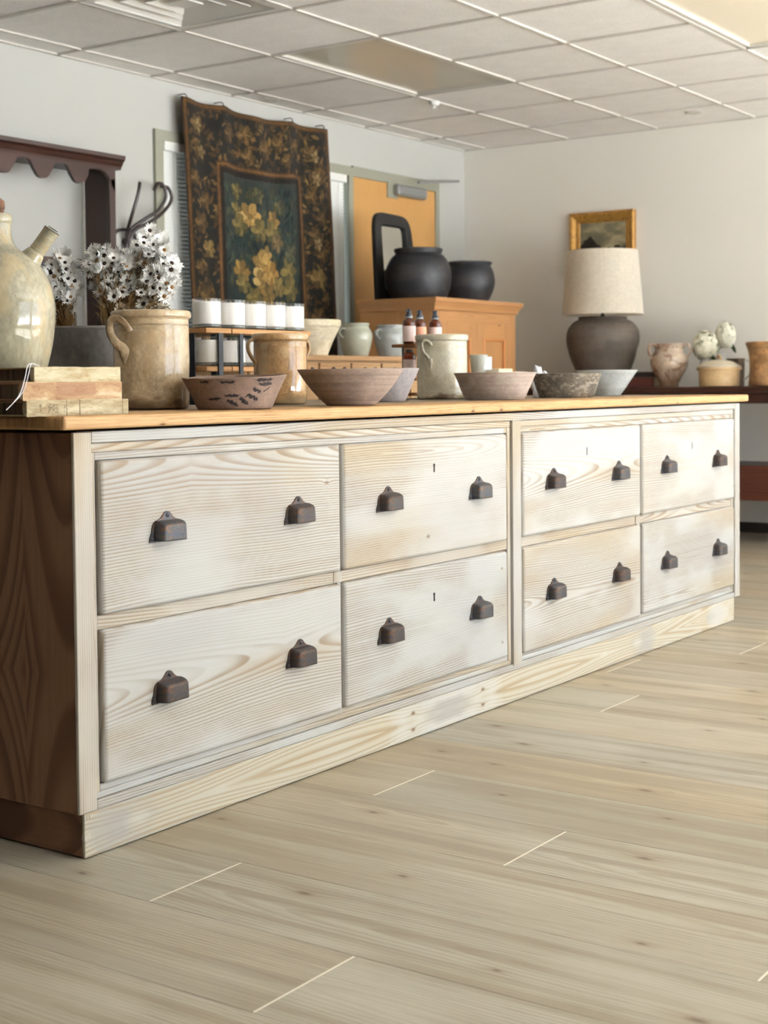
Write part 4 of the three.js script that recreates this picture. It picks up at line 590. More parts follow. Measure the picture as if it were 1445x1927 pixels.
// ---------------------------------------------------------------- against the back wall
// tapestry
{
  const W = 1024, Hh = 1280, cv = document.createElement('canvas'); cv.width = W; cv.height = Hh; const g = cv.getContext('2d');
  const bg = (x, y, w, h, a, b) => { const q = g.createLinearGradient(x, y, x, y + h); q.addColorStop(0, a); q.addColorStop(1, b); g.fillStyle = q; g.fillRect(x, y, w, h); };
  bg(0, 0, W, Hh, '#241d15', '#1c1a16');
  const leaf = (x, y, r, rot, col) => { g.save(); g.translate(x, y); g.rotate(rot); g.fillStyle = col; g.beginPath(); g.moveTo(0, -r); g.quadraticCurveTo(r * 0.62, -r * 0.2, 0, r); g.quadraticCurveTo(-r * 0.62, -r * 0.2, 0, -r); g.fill(); g.strokeStyle = 'rgba(20,18,12,.5)'; g.lineWidth = r * 0.07; g.beginPath(); g.moveTo(0, -r); g.lineTo(0, r); g.stroke(); g.restore(); };
  const flower = (x, y, r, n, pal) => { for (let k = 0; k < n; k++) { const a = k / n * 6.283 + rr(-0.2, 0.2), px = x + Math.cos(a) * r * 0.55, py = y + Math.sin(a) * r * 0.6; g.fillStyle = pal[k % pal.length]; g.beginPath(); g.ellipse(px, py, r * 0.5, r * 0.36, a, 0, 6.3); g.fill(); g.strokeStyle = 'rgba(40,30,14,.55)'; g.lineWidth = 2.5; g.stroke(); for (let q = 0; q < 3; q++) { g.strokeStyle = 'rgba(240,205,130,.25)'; g.lineWidth = 2; g.beginPath(); g.moveTo(x, y); g.lineTo(px + rr(-r, r) * 0.25, py + rr(-r, r) * 0.25); g.stroke(); } } g.fillStyle = pal[pal.length - 1]; g.beginPath(); g.arc(x, y, r * 0.24, 0, 6.3); g.fill(); };
  const browns = ['#5d4322', '#6e5128', '#7d6130', '#4a3820', '#8a6b38', '#57401f', '#3d3019'], och = ['#c09a58', '#cfa962', '#b18d4c', '#dcb974', '#9a7c44'], teal = ['#26393a', '#1d2d30', '#33483f', '#3c5046', '#2a3a34', '#4b5740'];
  // border: fruit and leaves
  for (let i = 0; i < 2000; i++) { const x = rr(20, W - 20), y = rr(20, Hh); if (x > 215 && x < 800 && y > 250) continue; rnd() < 0.7 ? leaf(x, y, rr(12, 30), rr(0, 6.3), browns[Math.floor(rnd() * browns.length)]) : leaf(x, y, rr(10, 24), rr(0, 6.3), ['#1a1d22', '#20262a', '#2a2a20'][i % 3]); }
  for (const [x, y, r] of [[90, 100, 46], [100, 200, 34], [60, 330, 40], [120, 420, 46], [85, 520, 48], [125, 640, 52], [70, 720, 40], [110, 840, 54], [70, 960, 40], [130, 1040, 46], [300, 120, 46], [400, 100, 50], [420, 190, 46], [540, 150, 46], [640, 110, 46], [700, 190, 44], [770, 110, 40], [880, 130, 46], [920, 220, 50], [880, 330, 44], [930, 430, 40], [880, 520, 50], [930, 610, 46], [890, 720, 50], [940, 820, 40], [880, 910, 48], [920, 1010, 46], [880, 1110, 48], [100, 1150, 46]]) flower(x + rr(-8, 8), y + rr(-8, 8), r * rr(0.75, 1.05), 6, rnd() < 0.3 ? ['#77602f', '#86703d', '#5c4623', '#93794a'] : ['#54401f', '#654b26', '#46341b', '#715730']);
  for (const [x, y] of [[95, 105], [110, 215], [905, 140], [910, 250], [900, 560], [90, 880]]) flower(x, y, 30, 5, ['#86704a', '#958055', '#6e5a35']);
  const frame = (x, y, w, h, t, a, b) => { g.lineWidth = t; g.strokeStyle = a; g.strokeRect(x, y, w, h + 400); g.lineWidth = t * 0.45; g.strokeStyle = b; g.strokeRect(x, y, w, h + 400); };
  frame(14, 12, W - 28, Hh, 26, '#4b3217', '#6b4a22'); frame(214, 254, 588, Hh - 280, 26, '#4e3419', '#7a552a'); g.lineWidth = 22; g.strokeStyle = '#21140c'; g.strokeRect(238, 280, 540, Hh);
  // inner field
  bg(250, 292, 516, Hh - 292, '#39403a', '#1d2e30'); g.save(); g.beginPath(); g.rect(250, 292, 516, Hh); g.clip();
  for (let i = 0; i < 620; i++) leaf(rr(250, 770), rr(320, Hh), rr(14, 34), rr(-0.9, 0.9), rnd() < 0.75 ? teal[Math.floor(rnd() * teal.length)] : ['#151d20', '#4c4c34', '#5a5636'][i % 3]);
  const F = (u, v, r, n, pal = och) => flower(u, 290 + (v - 290) * 0.70, r * 1.08, n, pal), dull = ['#6d6238', '#80713f', '#585232', '#93814a'];
  F(345, 385, 34, 5, dull); F(470, 390, 36, 6, ['#5c583a', '#6f6843', '#4a4a34']); F(620, 450, 34, 5, ['#4b4a36', '#5e5a3e']); F(415, 535, 58, 6); F(350, 600, 46, 6, dull); F(470, 620, 48, 6, dull); F(575, 545, 44, 6, ['#9c7d43', '#b38f4e', '#7c6437']); F(560, 620, 50, 6, dull); F(335, 505, 34, 5, dull); F(600, 690, 40, 5, ['#6b5a3e', '#7e6a48']);
  F(505, 780, 44, 5); F(480, 850, 64, 7); F(540, 900, 58, 7, ['#b58a44', '#c89f55', '#a27a3a', '#d0a95f']); F(470, 960, 52, 6); F(350, 900, 48, 6, ['#93753c', '#ab8846', '#7b6233']); F(355, 980, 40, 6, dull); F(680, 870, 56, 6, dull); F(700, 760, 44, 6, ['#4d5140', '#5f6048']); F(690, 1000, 54, 6, dull); F(510, 1040, 50, 7, ['#8d713a', '#a58443', '#6e5a30']); F(420, 1060, 44, 6, dull); F(600, 980, 44, 6, ['#7c6c3d', '#94804a']); F(400, 1150, 54, 6, dull); F(600, 1150, 54, 6, dull);
  g.restore();
  const img = g.getImageData(0, 0, W, Hh).data;
  const tx = tex(W, Hh, (x, y, c) => { const jx = clamp(Math.round(x + (vn(x / 3, y / 9) - 0.5) * 6), 0, W - 1), jy = clamp(Math.round(Hh - 1 - y + (vn(x / 5 + 40, y / 5) - 0.5) * 6), 0, Hh - 1), i = (jy * W + jx) * 4, f = 0.86 + 0.28 * vn(x / 2.1, y / 16) + (vn(x / 60, y / 60) - 0.5) * 0.25; c[0] = img[i] * f; c[1] = img[i + 1] * f; c[2] = img[i + 2] * f; }, true, THREE.ClampToEdgeWrapping);
  const mat = std({ map: tx, color: lin(0.55, 0.53, 0.5), roughness: 0.98, bumpMap: tx, bumpScale: 0.001 }), back = std({ color: hex(72, 56, 38), roughness: 0.98 });
  const t = thing('tapestry', 'antique verdure tapestry with ochre flowers on dark ground hanging over the window', 'tapestry');
  const hooks = [0.045, 0.325, 0.905, 1.195], w = 1.234, hgt = 1.50, yTop = 2.352, NX = 80, NY = 60, pos = [], uv = [], idx = [];
  const surf = (u, v, side) => { const x = u * w; let sag = 0; for (let k = 0; k < 3; k++) if (x > hooks[k] && x < hooks[k + 1]) { const q = (x - hooks[k]) / (hooks[k + 1] - hooks[k]); sag = 4 * q * (1 - q) * [0.010, 0.022, 0.010][k]; } const fold = 0.012 * Math.sin(x * 11 + v * 2) * (0.4 + v) + 0.010 * Math.sin(x * 23 + 1) * (1 - v) + 0.006 * vn(x * 6, v * 5); return [3.612 + x + 0.066 * v * hgt / 1.12 * 0.8, yTop - sag * (1 - 0.35 * v) - v * hgt, -3.022 + fold - (side ? 0.005 : 0)]; };
  for (let side = 0; side < 2; side++) for (let j = 0; j <= NY; j++) for (let i = 0; i <= NX; i++) { pos.push(...surf(i / NX, j / NY, side)); uv.push(i / NX, 1 - j / NY); }
  const R = NX + 1, O = R * (NY + 1), quad = (a, b, c, d) => idx.push(a, b, c, b, d, c);
  for (let j = 0; j < NY; j++) for (let i = 0; i < NX; i++) { const a = j * R + i; quad(a, a + R, a + 1, a + R + 1); const b = a + O; quad(b, b + 1, b + R, b + R + 1); }
  for (let j = 0; j < NY; j++) for (const i of [0, NX]) { const a = j * R + i; i ? quad(a, a + R, a + O, a + R + O) : quad(a, a + O, a + R, a + R + O); }
  for (let i = 0; i < NX; i++) for (const j of [0, NY]) { const a = j * R + i; j ? quad(a, a + O, a + 1, a + O + 1) : quad(a, a + 1, a + O, a + O + 1); }
  const geo = new THREE.BufferGeometry(); geo.setAttribute('position', new THREE.Float32BufferAttribute(pos, 3)); geo.setAttribute('uv', new THREE.Float32BufferAttribute(uv, 2)); geo.setIndex(idx); geo.computeVertexNormals();
  part('woven_cloth', geo, mat, t);
  for (const h of hooks) part('hanging_hook', sweep([[3.612 + h, yTop - 0.012, -3.02], [3.612 + h, yTop + 0.010, -3.022], [3.612 + h, yTop + 0.018, -3.034], [3.612 + h, yTop + 0.019, WZ + 0.004]], () => [0.0028, 0.0028], 16, 8), std({ color: hex(40, 34, 28), roughness: 0.7 }), t);
  // white slatted blind in the window behind
  const b = thing('window_blind', 'white slatted blind in the window behind the tapestry', 'blind');
  part('head_rail', rbox(1.55, 0.05, 0.05, 0.006).translate(4.32, 2.105, WZ - 0.01), M.blind, b);
  const slats = []; for (let i = 0; i < 84; i++) { const s = new THREE.BoxGeometry(1.54, 0.0262, 0.0016); s.rotateX(0.32); s.translate(4.32, 2.07 - i * 0.0208, WZ - 0.012); slats.push(s); }
  tag(part('slats', merge(slats), M.blind, b), 'narrow white slats', undefined, undefined, 'stuff');
  for (const x of [3.63, 4.32, 5.02]) part('ladder_cord', spanned(x - 0.0012, x + 0.0012, 0.33, 2.09, WZ + 0.0045, WZ + 0.0065), M.blind, b);
}
// plate rack: dark wood frame with scalloped apron
{
  const t = thing('plate_rack', 'dark reddish wooden wall rack with scalloped apron, moulded cornice and narrow shelf', 'rack', [0, 0, WZ]);
  const x0 = 1.55, x1 = 3.012, f = 0.2;
  // cornice
  const c = new THREE.Shape(); c.moveTo(0, 0); c.lineTo(f, 0); c.lineTo(f + 0.004, 0.012); c.quadraticCurveTo(f + 0.012, 0.022, f + 0.018, 0.034); c.lineTo(f + 0.03, 0.044); c.lineTo(f + 0.032, 0.062); c.lineTo(0, 0.062); c.closePath();
  const cg = uvBox(extrude(c, x1 - x0 + 0.06, 0).rotateY(-Math.PI / 2).translate(x1 + 0.036, 1.906, 0.001), 'x'); part('cornice', cg, M.dark, t);
  // scalloped apron between posts
  const s = new THREE.Shape(); s.moveTo(x1, 1.91); s.lineTo(x1, 1.800); s.bezierCurveTo(x1 - 0.012, 1.812, x1 - 0.024, 1.822, x1 - 0.030, 1.85); s.bezierCurveTo(x1 - 0.05, 1.895, x1 - 0.10, 1.90, x1 - 0.145, 1.893);
  let px = x1 - 0.145; for (const cx of [2.788, 2.571, 2.354, 2.137, 1.92, 1.70]) { s.bezierCurveTo(lerp(px, cx, 0.55), 1.892, cx + 0.070, 1.875, cx + 0.042, 1.845); s.bezierCurveTo(cx + 0.028, 1.824, cx + 0.016, 1.819, cx, 1.819); s.bezierCurveTo(cx - 0.016, 1.819, cx - 0.028, 1.824, cx - 0.042, 1.845); s.bezierCurveTo(cx - 0.070, 1.875, lerp(cx, cx - 0.108, 0.55), 1.898, cx - 0.108, 1.899); px = cx - 0.108; }
  s.lineTo(x0, 1.899); s.lineTo(x0, 1.91); s.closePath();
  part('scalloped_apron', uvBox(extrude(s, 0.018, 0.001).translate(0, 0, f - 0.019), 'x'), M.dark, t);
  part('side_post', spanned(x1 - 0.022, x1, 1.10, 1.906, 0.001, f - 0.020, 0.002, 'y'), M.dark, t); part('front_stile', spanned(x1 - 0.038, x1 + 0.001, 1.10, 1.86, f - 0.0195, f, 0.003, 'y'), M.dark, t);
  part('side_post', spanned(x0, x0 + 0.022, 1.10, 1.906, 0.001, f - 0.02, 0.002, 'y'), M.dark, t);
  part('shelf', spanned(x0 + 0.022, x1 - 0.022, 1.452, 1.478, 0.02, f - 0.022, 0.003, 'x'), M.dark, t); part('shelf', spanned(x0 + 0.022, x1 - 0.022, 1.10, 1.126, 0.02, f - 0.022, 0.003, 'x'), M.dark, t);
}
// bentwood coat hook
{
  const t = thing('bentwood_hook', 'dark bentwood coat hook with curled prongs on the wall beside the plate rack', 'coat hook', [0, 0, WZ]), m = std({ color: hex(38, 22, 18), roughness: 0.35 }), r = (k) => [0.0095, 0.0075], back = (q) => q.map(([x, y, z]) => [x - z * 0.35, y, z]);
  part('back_ring', sweep([[3.262, 1.66, 0.012], [3.20, 1.645, 0.012], [3.181, 1.60, 0.012], [3.21, 1.555, 0.012], [3.262, 1.545, 0.012], [3.315, 1.56, 0.012], [3.338, 1.61, 0.012], [3.315, 1.648, 0.012]], () => [0.008, 0.008], 60, 10, true), m, t);
  part('straight_prong', sweep(back([[3.262, 1.56, 0.022], [3.262, 1.64, 0.035], [3.275, 1.74, 0.08], [3.300, 1.83, 0.10], [3.312, 1.882, 0.10]]), r, 30, 10), m, t);
  part('curled_prong', sweep(back([[3.262, 1.57, 0.022], [3.28, 1.655, 0.05], [3.36, 1.715, 0.09], [3.44, 1.765, 0.11], [3.478, 1.83, 0.12], [3.462, 1.88, 0.12], [3.42, 1.885, 0.12], [3.395, 1.85, 0.12]]), r, 48, 10), m, t);
  part('curled_prong', sweep(back([[3.275, 1.57, 0.022], [3.31, 1.655, 0.04], [3.40, 1.70, 0.06], [3.50, 1.765, 0.07], [3.555, 1.83, 0.07], [3.535, 1.878, 0.07], [3.48, 1.885, 0.07]]), r, 48, 10), m, t);
  part('knob', lathe([[0.001, -0.02], [0.016, -0.018], [0.02, -0.004], [0.016, 0.012], [0.001, 0.014]], 20).rotateX(Math.PI / 2), m, t, [3.262, 1.60, 0.02]);
}
// chest of spice drawers behind the counter with pottery on top
{
  const x0 = 2.40, x1 = 3.78, z0 = -1.6, d = 0.42, H = 1.018;
  const t = thing('drawer_chest', 'weathered brown wooden chest of small drawers standing behind the counter', 'chest', [0, 0, 0]);
  part('carcase', spanned(x0 + 0.01, x1 - 0.01, 0.05, H - 0.022, z0 - d + 0.01, z0 - 0.014, 0.003, 'x'), M.spice, t);
  part('chest_top', spanned(x0, x1, H - 0.022, H, z0 - d, z0 + 0.006, 0.004, 'x'), M.spice, t);
  part('chest_plinth', spanned(x0, x1, 0, 0.06, z0 - d, z0 + 0.002, 0.003, 'x'), M.spice, t);
  const knob = lathe([[0.004, 0], [0.004, 0.008], [0.012, 0.013], [0.014, 0.02], [0.01, 0.026], [0.0005, 0.027]], 18).rotateX(Math.PI / 2), cols = 6, w = (x1 - x0 - 0.04) / cols;
  for (let r = 0; r < 5; r++) for (let c = 0; c < cols; c++) { const h = 0.168, y1 = H - 0.03 - r * (h + 0.012), q = part('drawer', rbox(w - 0.012, h, 0.018, 0.004, 'x'), M.spice, t, [x0 + 0.02 + (c + 0.5) * w, y1 - h / 2, z0 - 0.008]); for (const k of [-0.17, 0.17]) part('knob', knob, M.blackMetal, q, [k * w, 0.052, 0.009]); }
  const bx = (name, label, cat, x, z) => thing(name, label, cat, [x, H + 0.001, z]);
  const big = bx('large_bowl', 'large cream earthenware bowl with a thick rim behind the candles', 'bowl', 3.05, -1.80);
  part('body', lathe([[0.001, 0.001], [0.082, 0], [0.086, 0.004], ...smooth([[0.087, 0.01], [0.108, 0.06], [0.130, 0.105], [0.138, 0.122]], 12), [0.1405, 0.124], [0.143, 0.128], [0.1435, 0.148], [0.141, 0.153], [0.134, 0.153], [0.130, 0.146], [0.118, 0.1], [0.08, 0.01], [0.001, 0.008]], 56, 0.012), matte(glaze([216, 204, 176], { mottle: 0.12, fine: 0.1, patch: [196, 178, 140], patchAmount: 0.5 }), 0.6), big);
  const jm = glazed(glaze([186, 186, 164], { mottle: 0.08, fine: 0.05 }), 0.25, 0.9), jm2 = glazed(glaze([178, 182, 174], { mottle: 0.08, fine: 0.05 }), 0.25, 0.9);
  const jar = (label, x, z, m, handleDir) => { const j = bx('glazed_jar', label, 'jar', x, z); part('body', lathe([[0.001, 0.001], [0.05, 0], [0.054, 0.004], ...smooth([[0.055, 0.008], [0.066, 0.045], [0.0735, 0.085], [0.0705, 0.11], [0.060, 0.128], [0.057, 0.136]], 24), [0.060, 0.138], [0.061, 0.146], [0.058, 0.149], [0.053, 0.147], [0.05, 0.13], [0.001, 0.12]], 48, 0.006), m, j);
    part('jar_handle', ear(0.062, handleDir, [[0, 0.122, -0.006], [0, 0.124, 0.018], [0, 0.112, 0.032], [0, 0.094, 0.026], [0, 0.082, 0.006]], () => [0.012, 0.006], 26), m, j); };
  const c = toCam(3.37, -1.78); jar('pale green glazed jar with a stub handle beside the large cream bowl', 3.375, -1.78, jm, c + 0.95); jar('grey green glazed jar with a stub handle behind the amber bottles', 3.645, -1.78, jm2, c + 0.8);
}
// pine cupboard with dark pots and a mirror on it
{
  const t = thing('pine_cupboard', 'honey coloured pine cupboard with panelled doors standing before the orange door', 'cupboard', [0, 0, 0]);
  const x0 = 4.70, x1 = 5.575, zf = -2.22, zb = -2.71, H = 1.29;
  part('carcase', merge([spanned(x0, x0 + 0.02, 0.05, H, zb, zf - 0.021, 0.002, 'y'), spanned(x1 - 0.02, x1, 0.05, H, zb, zf - 0.021, 0.002, 'y'), spanned(x0 + 0.02, x1 - 0.02, 0.05, H, zb, zb + 0.012, 0.001, 'y'), spanned(x0 + 0.02, x1 - 0.02, 0.06, 0.08, zb + 0.012, zf - 0.021, 0.001, 'x'), spanned(x0 + 0.02, x1 - 0.02, H - 0.02, H, zb + 0.012, zf - 0.021, 0.001, 'x')]), M.orange, t);
  part('face_frame', merge([spanned(x0, x0 + 0.055, 0.05, H, zf - 0.02, zf, 0.002, 'y'), spanned(x1 - 0.055, x1, 0.05, H, zf - 0.02, zf, 0.002, 'y'), spanned(x0 + 0.055, x1 - 0.055, H - 0.06, H, zf - 0.02, zf, 0.002, 'x'), spanned(x0 + 0.055, x1 - 0.055, 0.05, 0.12, zf - 0.02, zf, 0.002, 'x')]), M.orange, t);
  // cornice on three sides
  const prof = [[0, 0], [0.010, 0.004], [0.014, 0.02], [0.028, 0.042], [0.034, 0.048], [0.036, 0.068], [0, 0.068]];
  const ringPos = [], ringIdx = []; const corner = [[x0, zb], [x0, zf], [x1, zf], [x1, zb]], out = [[-1, 0], [-1, 1], [1, 1], [1, 0]];
  corner.forEach(([cx, cz], k) => prof.forEach(([o, y]) => ringPos.push(cx + out[k][0] * o, H + y, cz + out[k][1] * o)));
  const L = prof.length; for (let k = 0; k < 3; k++) for (let i = 0; i < L - 1; i++) { const a = k * L + i, b = a + L; ringIdx.push(a, b, a + 1, a + 1, b, b + 1); }
  const cg = new THREE.BufferGeometry(); cg.setAttribute('position', new THREE.Float32BufferAttribute(ringPos, 3)); cg.setIndex(ringIdx); const cn = cg.toNonIndexed(); cn.computeVertexNormals(); uvBox(cn, 'x'); part('cornice', merge([cn, spanned(x0, x1, H + 0.002, H + 0.068, zb, zf)]), M.orange, t);
  for (const k of [0, 1]) {
    const w = (x1 - x0 - 0.11) / 2, cx = x0 + 0.055 + w * (k + 0.5), y0 = 0.12, y1 = H - 0.06, d = part('door', merge([spanned(-w / 2 + 0.001, -w / 2 + 0.07, y0, y1, -0.02, 0, 0.002, 'y'), spanned(w / 2 - 0.07, w / 2 - 0.001, y0, y1, -0.02, 0, 0.002, 'y'), spanned(-w / 2 + 0.07, w / 2 - 0.07, y1 - 0.08, y1, -0.02, 0, 0.002, 'x'), spanned(-w / 2 + 0.07, w / 2 - 0.07, y0, y0 + 0.09, -0.02, 0, 0.002, 'x')]), M.orange, t, [cx, 0, zf + 0.004]);
    part('door_panel', spanned(-w / 2 + 0.069, w / 2 - 0.069, y0 + 0.089, y1 - 0.079, -0.016, -0.012, 0.001, 'y'), M.orange, d);
    part('door_moulding', merge([spanned(-w / 2 + 0.07, -w / 2 + 0.085, y0 + 0.09, y1 - 0.08, -0.012, 0.003, 0.004, 'y'), spanned(w / 2 - 0.085, w / 2 - 0.07, y0 + 0.09, y1 - 0.08, -0.012, 0.003, 0.004, 'y'), spanned(-w / 2 + 0.085, w / 2 - 0.085, y1 - 0.095, y1 - 0.08, -0.012, 0.003, 0.004, 'x')]), std({ map: orangeTex, color: hex(255, 228, 205), roughness: 0.4 }), d);
  }
  part('cupboard_plinth', spanned(x0 - 0.012, x1 + 0.012, 0, 0.055, zb, zf + 0.012, 0.003, 'x'), M.orange, t);
  const Y = H + 0.069, bm = matte(glaze([36, 36, 40], { mottle: 0.3, fine: 0.15, patch: [66, 60, 54], patchAmount: 0.55 }), 0.5);
  const pot = (label, x, z, pts) => { const q = thing('dark_pot', label, 'pot', [x, Y, z], 0, 'dark pots on the pine cupboard'); part('body', lathe(pts, 56, 0.015, 2, x), bm, q); };
  pot('bigger round charcoal clay pot on the left of the pine cupboard', 4.872, -2.43, [[0.001, 0.001], [0.14, 0], [0.15, 0.006], ...smooth([[0.152, 0.01], [0.17, 0.05], [0.182, 0.115], [0.178, 0.175], [0.155, 0.225], [0.13, 0.25]], 26), [0.128, 0.254], [0.134, 0.262], [0.136, 0.277], [0.130, 0.28], [0.122, 0.276], [0.118, 0.25], [0.13, 0.18], [0.001, 0.16]]);
  pot('smaller round black clay pot with rolled rim on the right of the pine cupboard', 5.370, -2.41, [[0.001, 0.001], [0.105, 0], [0.112, 0.005], ...smooth([[0.114, 0.01], [0.142, 0.07], [0.152, 0.125], [0.146, 0.175], [0.128, 0.215]], 24), [0.128, 0.218], [0.136, 0.224], [0.137, 0.234], [0.130, 0.237], [0.122, 0.232], [0.118, 0.21], [0.13, 0.15], [0.001, 0.14]]);
  const mt = thing('small_mirror', 'small black framed mirror with rounded top leaning behind the bigger dark pot', 'mirror', [4.96, Y, -2.652], 0), fs = new THREE.Shape(), hs = new THREE.Path();
  fs.moveTo(-0.19, 0); fs.lineTo(-0.185, 0.38); fs.bezierCurveTo(-0.18, 0.475, -0.16, 0.487, -0.09, 0.487); fs.lineTo(0.07, 0.483); fs.bezierCurveTo(0.15, 0.478, 0.165, 0.44, 0.175, 0.38); fs.lineTo(0.22, 0); fs.closePath(); hs.moveTo(-0.12, 0.06); hs.lineTo(0.135, 0.06); hs.lineTo(0.125, 0.38); hs.bezierCurveTo(0.12, 0.42, 0.11, 0.425, 0.08, 0.425); hs.lineTo(-0.10, 0.425); hs.bezierCurveTo(-0.125, 0.425, -0.128, 0.41, -0.128, 0.38); hs.closePath(); fs.holes.push(hs);
  part('mirror_frame', uvBox(extrude(fs, 0.02, 0.004, 10)), std({ color: hex(15, 14, 14), roughness: 0.55 }), mt, [0, 0.004, 0], [-0.05, 0, 0]); part('mirror_glass', sbox(0.285, 0.39, 0.003).translate(0.005, 0.245, 0.004), std({ color: hex(200, 200, 192), metalness: 1, roughness: 0.06 }), mt, [0, 0.004, 0], [-0.05, 0, 0]);
}
// ---------------------------------------------------------------- console table along the right wall
{
  const x0 = 5.70, x1 = 6.40, za = -2.45, zb = 0.9, H = 0.864;
  const t = thing('console_table', 'long dark brown wooden console table with a low shelf along the right wall', 'table', [0, 0, 0]);
  for (let i = 0; i < 3; i++) part('top_board', spanned(x0 + i * 0.234, x0 + (i + 1) * 0.234 - 0.001, H - 0.03, H, za, zb, 0.005, 'z'), M.dark, t);
  part('apron', spanned(x0 + 0.03, x0 + 0.055, H - 0.092, H - 0.031, za + 0.06, zb - 0.06, 0.003, 'z'), M.dark, t);
  for (const x of [x0 + 0.03, x1 - 0.1]) for (const z of [za + 0.04, zb - 0.11]) part('leg', spanned(x, x + 0.07, 0, H - 0.031, z, z + 0.07, 0.004, 'y'), M.dark, t);
  part('shelf_rail', spanned(x0 + 0.04, x0 + 0.07, 0.245, 0.435, za + 0.111, zb - 0.111, 0.004, 'z'), std({ map: darkTex, color: hex(226, 186, 170), roughness: 0.6 }), t);
  part('lower_shelf', spanned(x0 + 0.071, x1 - 0.04, 0.40, 0.425, za + 0.111, zb - 0.111, 0.003, 'z'), M.dark, t);
  const Y = H + 0.001;
  // lamp
  const lamp = thing('table_lamp', 'table lamp with a rough dark clay jar base and a tapered linen shade', 'lamp', [6.0, Y, -1.868]);
  part('lamp_base', lathe([[0.001, 0.001], [0.125, 0], [0.132, 0.006], ...smooth([[0.134, 0.012], [0.165, 0.10], [0.198, 0.20], [0.2155, 0.28], [0.208, 0.34], [0.175, 0.385], [0.142, 0.402]], 32), [0.141, 0.404], [0.145, 0.41], [0.142, 0.416], [0.13, 0.417], [0.05, 0.417], [0.001, 0.417]], 64, 0.012), matte(glaze([88, 78, 68], { mottle: 0.16, fine: 0.12, patch: [106, 95, 82], patchAmount: 0.5, rings: 30, ringDepth: 0.12 }), 0.7), lamp);
  part('stem', lathe([[0.001, 0.416], [0.012, 0.416], [0.012, 0.43], [0.006, 0.432], [0.006, 0.5], [0.014, 0.505], [0.014, 0.55], [0.001, 0.551]], 20), M.blackMetal, lamp);
  const lin = tex(256, 256, (x, y, c) => { const f = vn(x / 1.6, y / 14) * 0.5 + vn(x / 14, y / 1.6) * 0.5, k = 0.94 + f * 0.12; c[0] = 240 * k; c[1] = 230 * k; c[2] = 212 * k; }, true, THREE.RepeatWrapping); lin.repeat.set(6, 3);
  part('lamp_shade', lathe([[0.2395, 0.428], [0.2405, 0.428], [0.2405, 0.434], [0.2085, 0.800], [0.2085, 0.806], [0.2075, 0.806], [0.2065, 0.800], [0.2385, 0.434], [0.2395, 0.428]], 72), phy({ map: lin, roughness: 0.95, transmission: 0.35, thickness: 0 }), lamp);
  part('shade_spider', merge([sweep([[-0.207, 0.79, 0], [0, 0.77, 0], [0.207, 0.79, 0]], () => [0.0025, 0.0025], 12, 6), sweep([[0, 0.79, -0.207], [0, 0.77, 0], [0, 0.79, 0.207]], () => [0.0025, 0.0025], 12, 6), lathe([[0.001, 0.55], [0.003, 0.55], [0.003, 0.79], [0.001, 0.8]], 8)]), M.blackMetal, lamp);
  // two dark books beside the lamp
  for (const [i, l, c] of [[0, 'lower of two dark brown leather books beside the lamp', [96, 48, 36]], [1, 'upper of two dark leather books beside the lamp', [46, 38, 34]]]) { const b = thing('leather_book', l, 'book', [5.93 + i * 0.005, Y + i * 0.056, -1.60 + i * -0.004], -1.5 + i * 0.04, 'dark books beside the lamp'), L = i ? 0.19 : 0.175, W = 0.15, h = i ? 0.032 : 0.055, cm = std({ color: hex(...c), roughness: 0.6 }); part('cover', merge([spanned(-L / 2, L / 2, 0, 0.004, -W, 0, 0.001), spanned(-L / 2, L / 2, h - 0.004, h, -W, 0, 0.001), spanned(-L / 2, L / 2, 0.001, h - 0.001, -0.001, 0.006, 0.003)]), cm, b); part('page_block', spanned(-L / 2 + 0.005, L / 2 - 0.005, 0.004, h - 0.004, -W + 0.005, -0.002), std({ color: hex(178, 160, 130), roughness: 0.9 }), b); }
  // two-handled jug
  const jx = 5.92, jz = -1.41, jm = glazed(glaze([214, 192, 166], { mottle: 0.16, fine: 0.1, patch: [128, 96, 74], patchAmount: 0.6, patchScale: 2.4, foot: [150, 112, 80], footTop: 0.4 }), 0.25, 0.9), jc = toCam(jx, jz);
  const jg = thing('glazed_jug', 'pinkish beige glazed jug with brown stains and two ear handles on the console table', 'jug', [jx, Y, jz]);
  part('body', lathe([[0.001, 0.001], [0.050, 0], [0.054, 0.006], ...smooth([[0.052, 0.014], [0.066, 0.045], [0.096, 0.095], [0.107, 0.135], [0.100, 0.175], [0.082, 0.200], [0.078, 0.215]], 30), [0.080, 0.219], [0.084, 0.232], [0.085, 0.244], [0.080, 0.247], [0.074, 0.243], [0.07, 0.215], [0.08, 0.17], [0.001, 0.15]], 56, 0.012), jm, jg);
  for (const s of [1.15, -1.25]) part('ear_handle', ear(0.08, jc + s, [[0, 0.224, -0.004], [0, 0.240, 0.016], [0, 0.238, 0.036], [0, 0.215, 0.046], [0, 0.185, 0.040], [0, 0.165, 0.020]], () => [0.012, 0.007], 30), jm, jg);
  // white pitcher with two hydrangea heads
  const vs = thing('white_pitcher', 'small white pitcher holding hydrangeas behind the lidded crock', 'pitcher', [6.17, Y, -1.22]), vm = glazed(glaze([226, 222, 210], { mottle: 0.06, fine: 0.05 }), 0.3, 0.8);
  part('body', lathe([[0.001, 0.001], [0.05, 0], [0.053, 0.004], ...smooth([[0.055, 0.01], [0.064, 0.06], [0.058, 0.12], [0.046, 0.16], [0.05, 0.188]], 20), [0.048, 0.19], [0.044, 0.185], [0.04, 0.16], [0.001, 0.15]], 40), vm, vs);
  part('pitcher_handle', ear(0.052, toCam(6.17, -1.22) + 1.35, [[0, 0.165, -0.004], [0, 0.172, 0.022], [0, 0.155, 0.042], [0, 0.11, 0.04], [0, 0.075, 0.008]], () => [0.008, 0.006], 26), vm, vs);
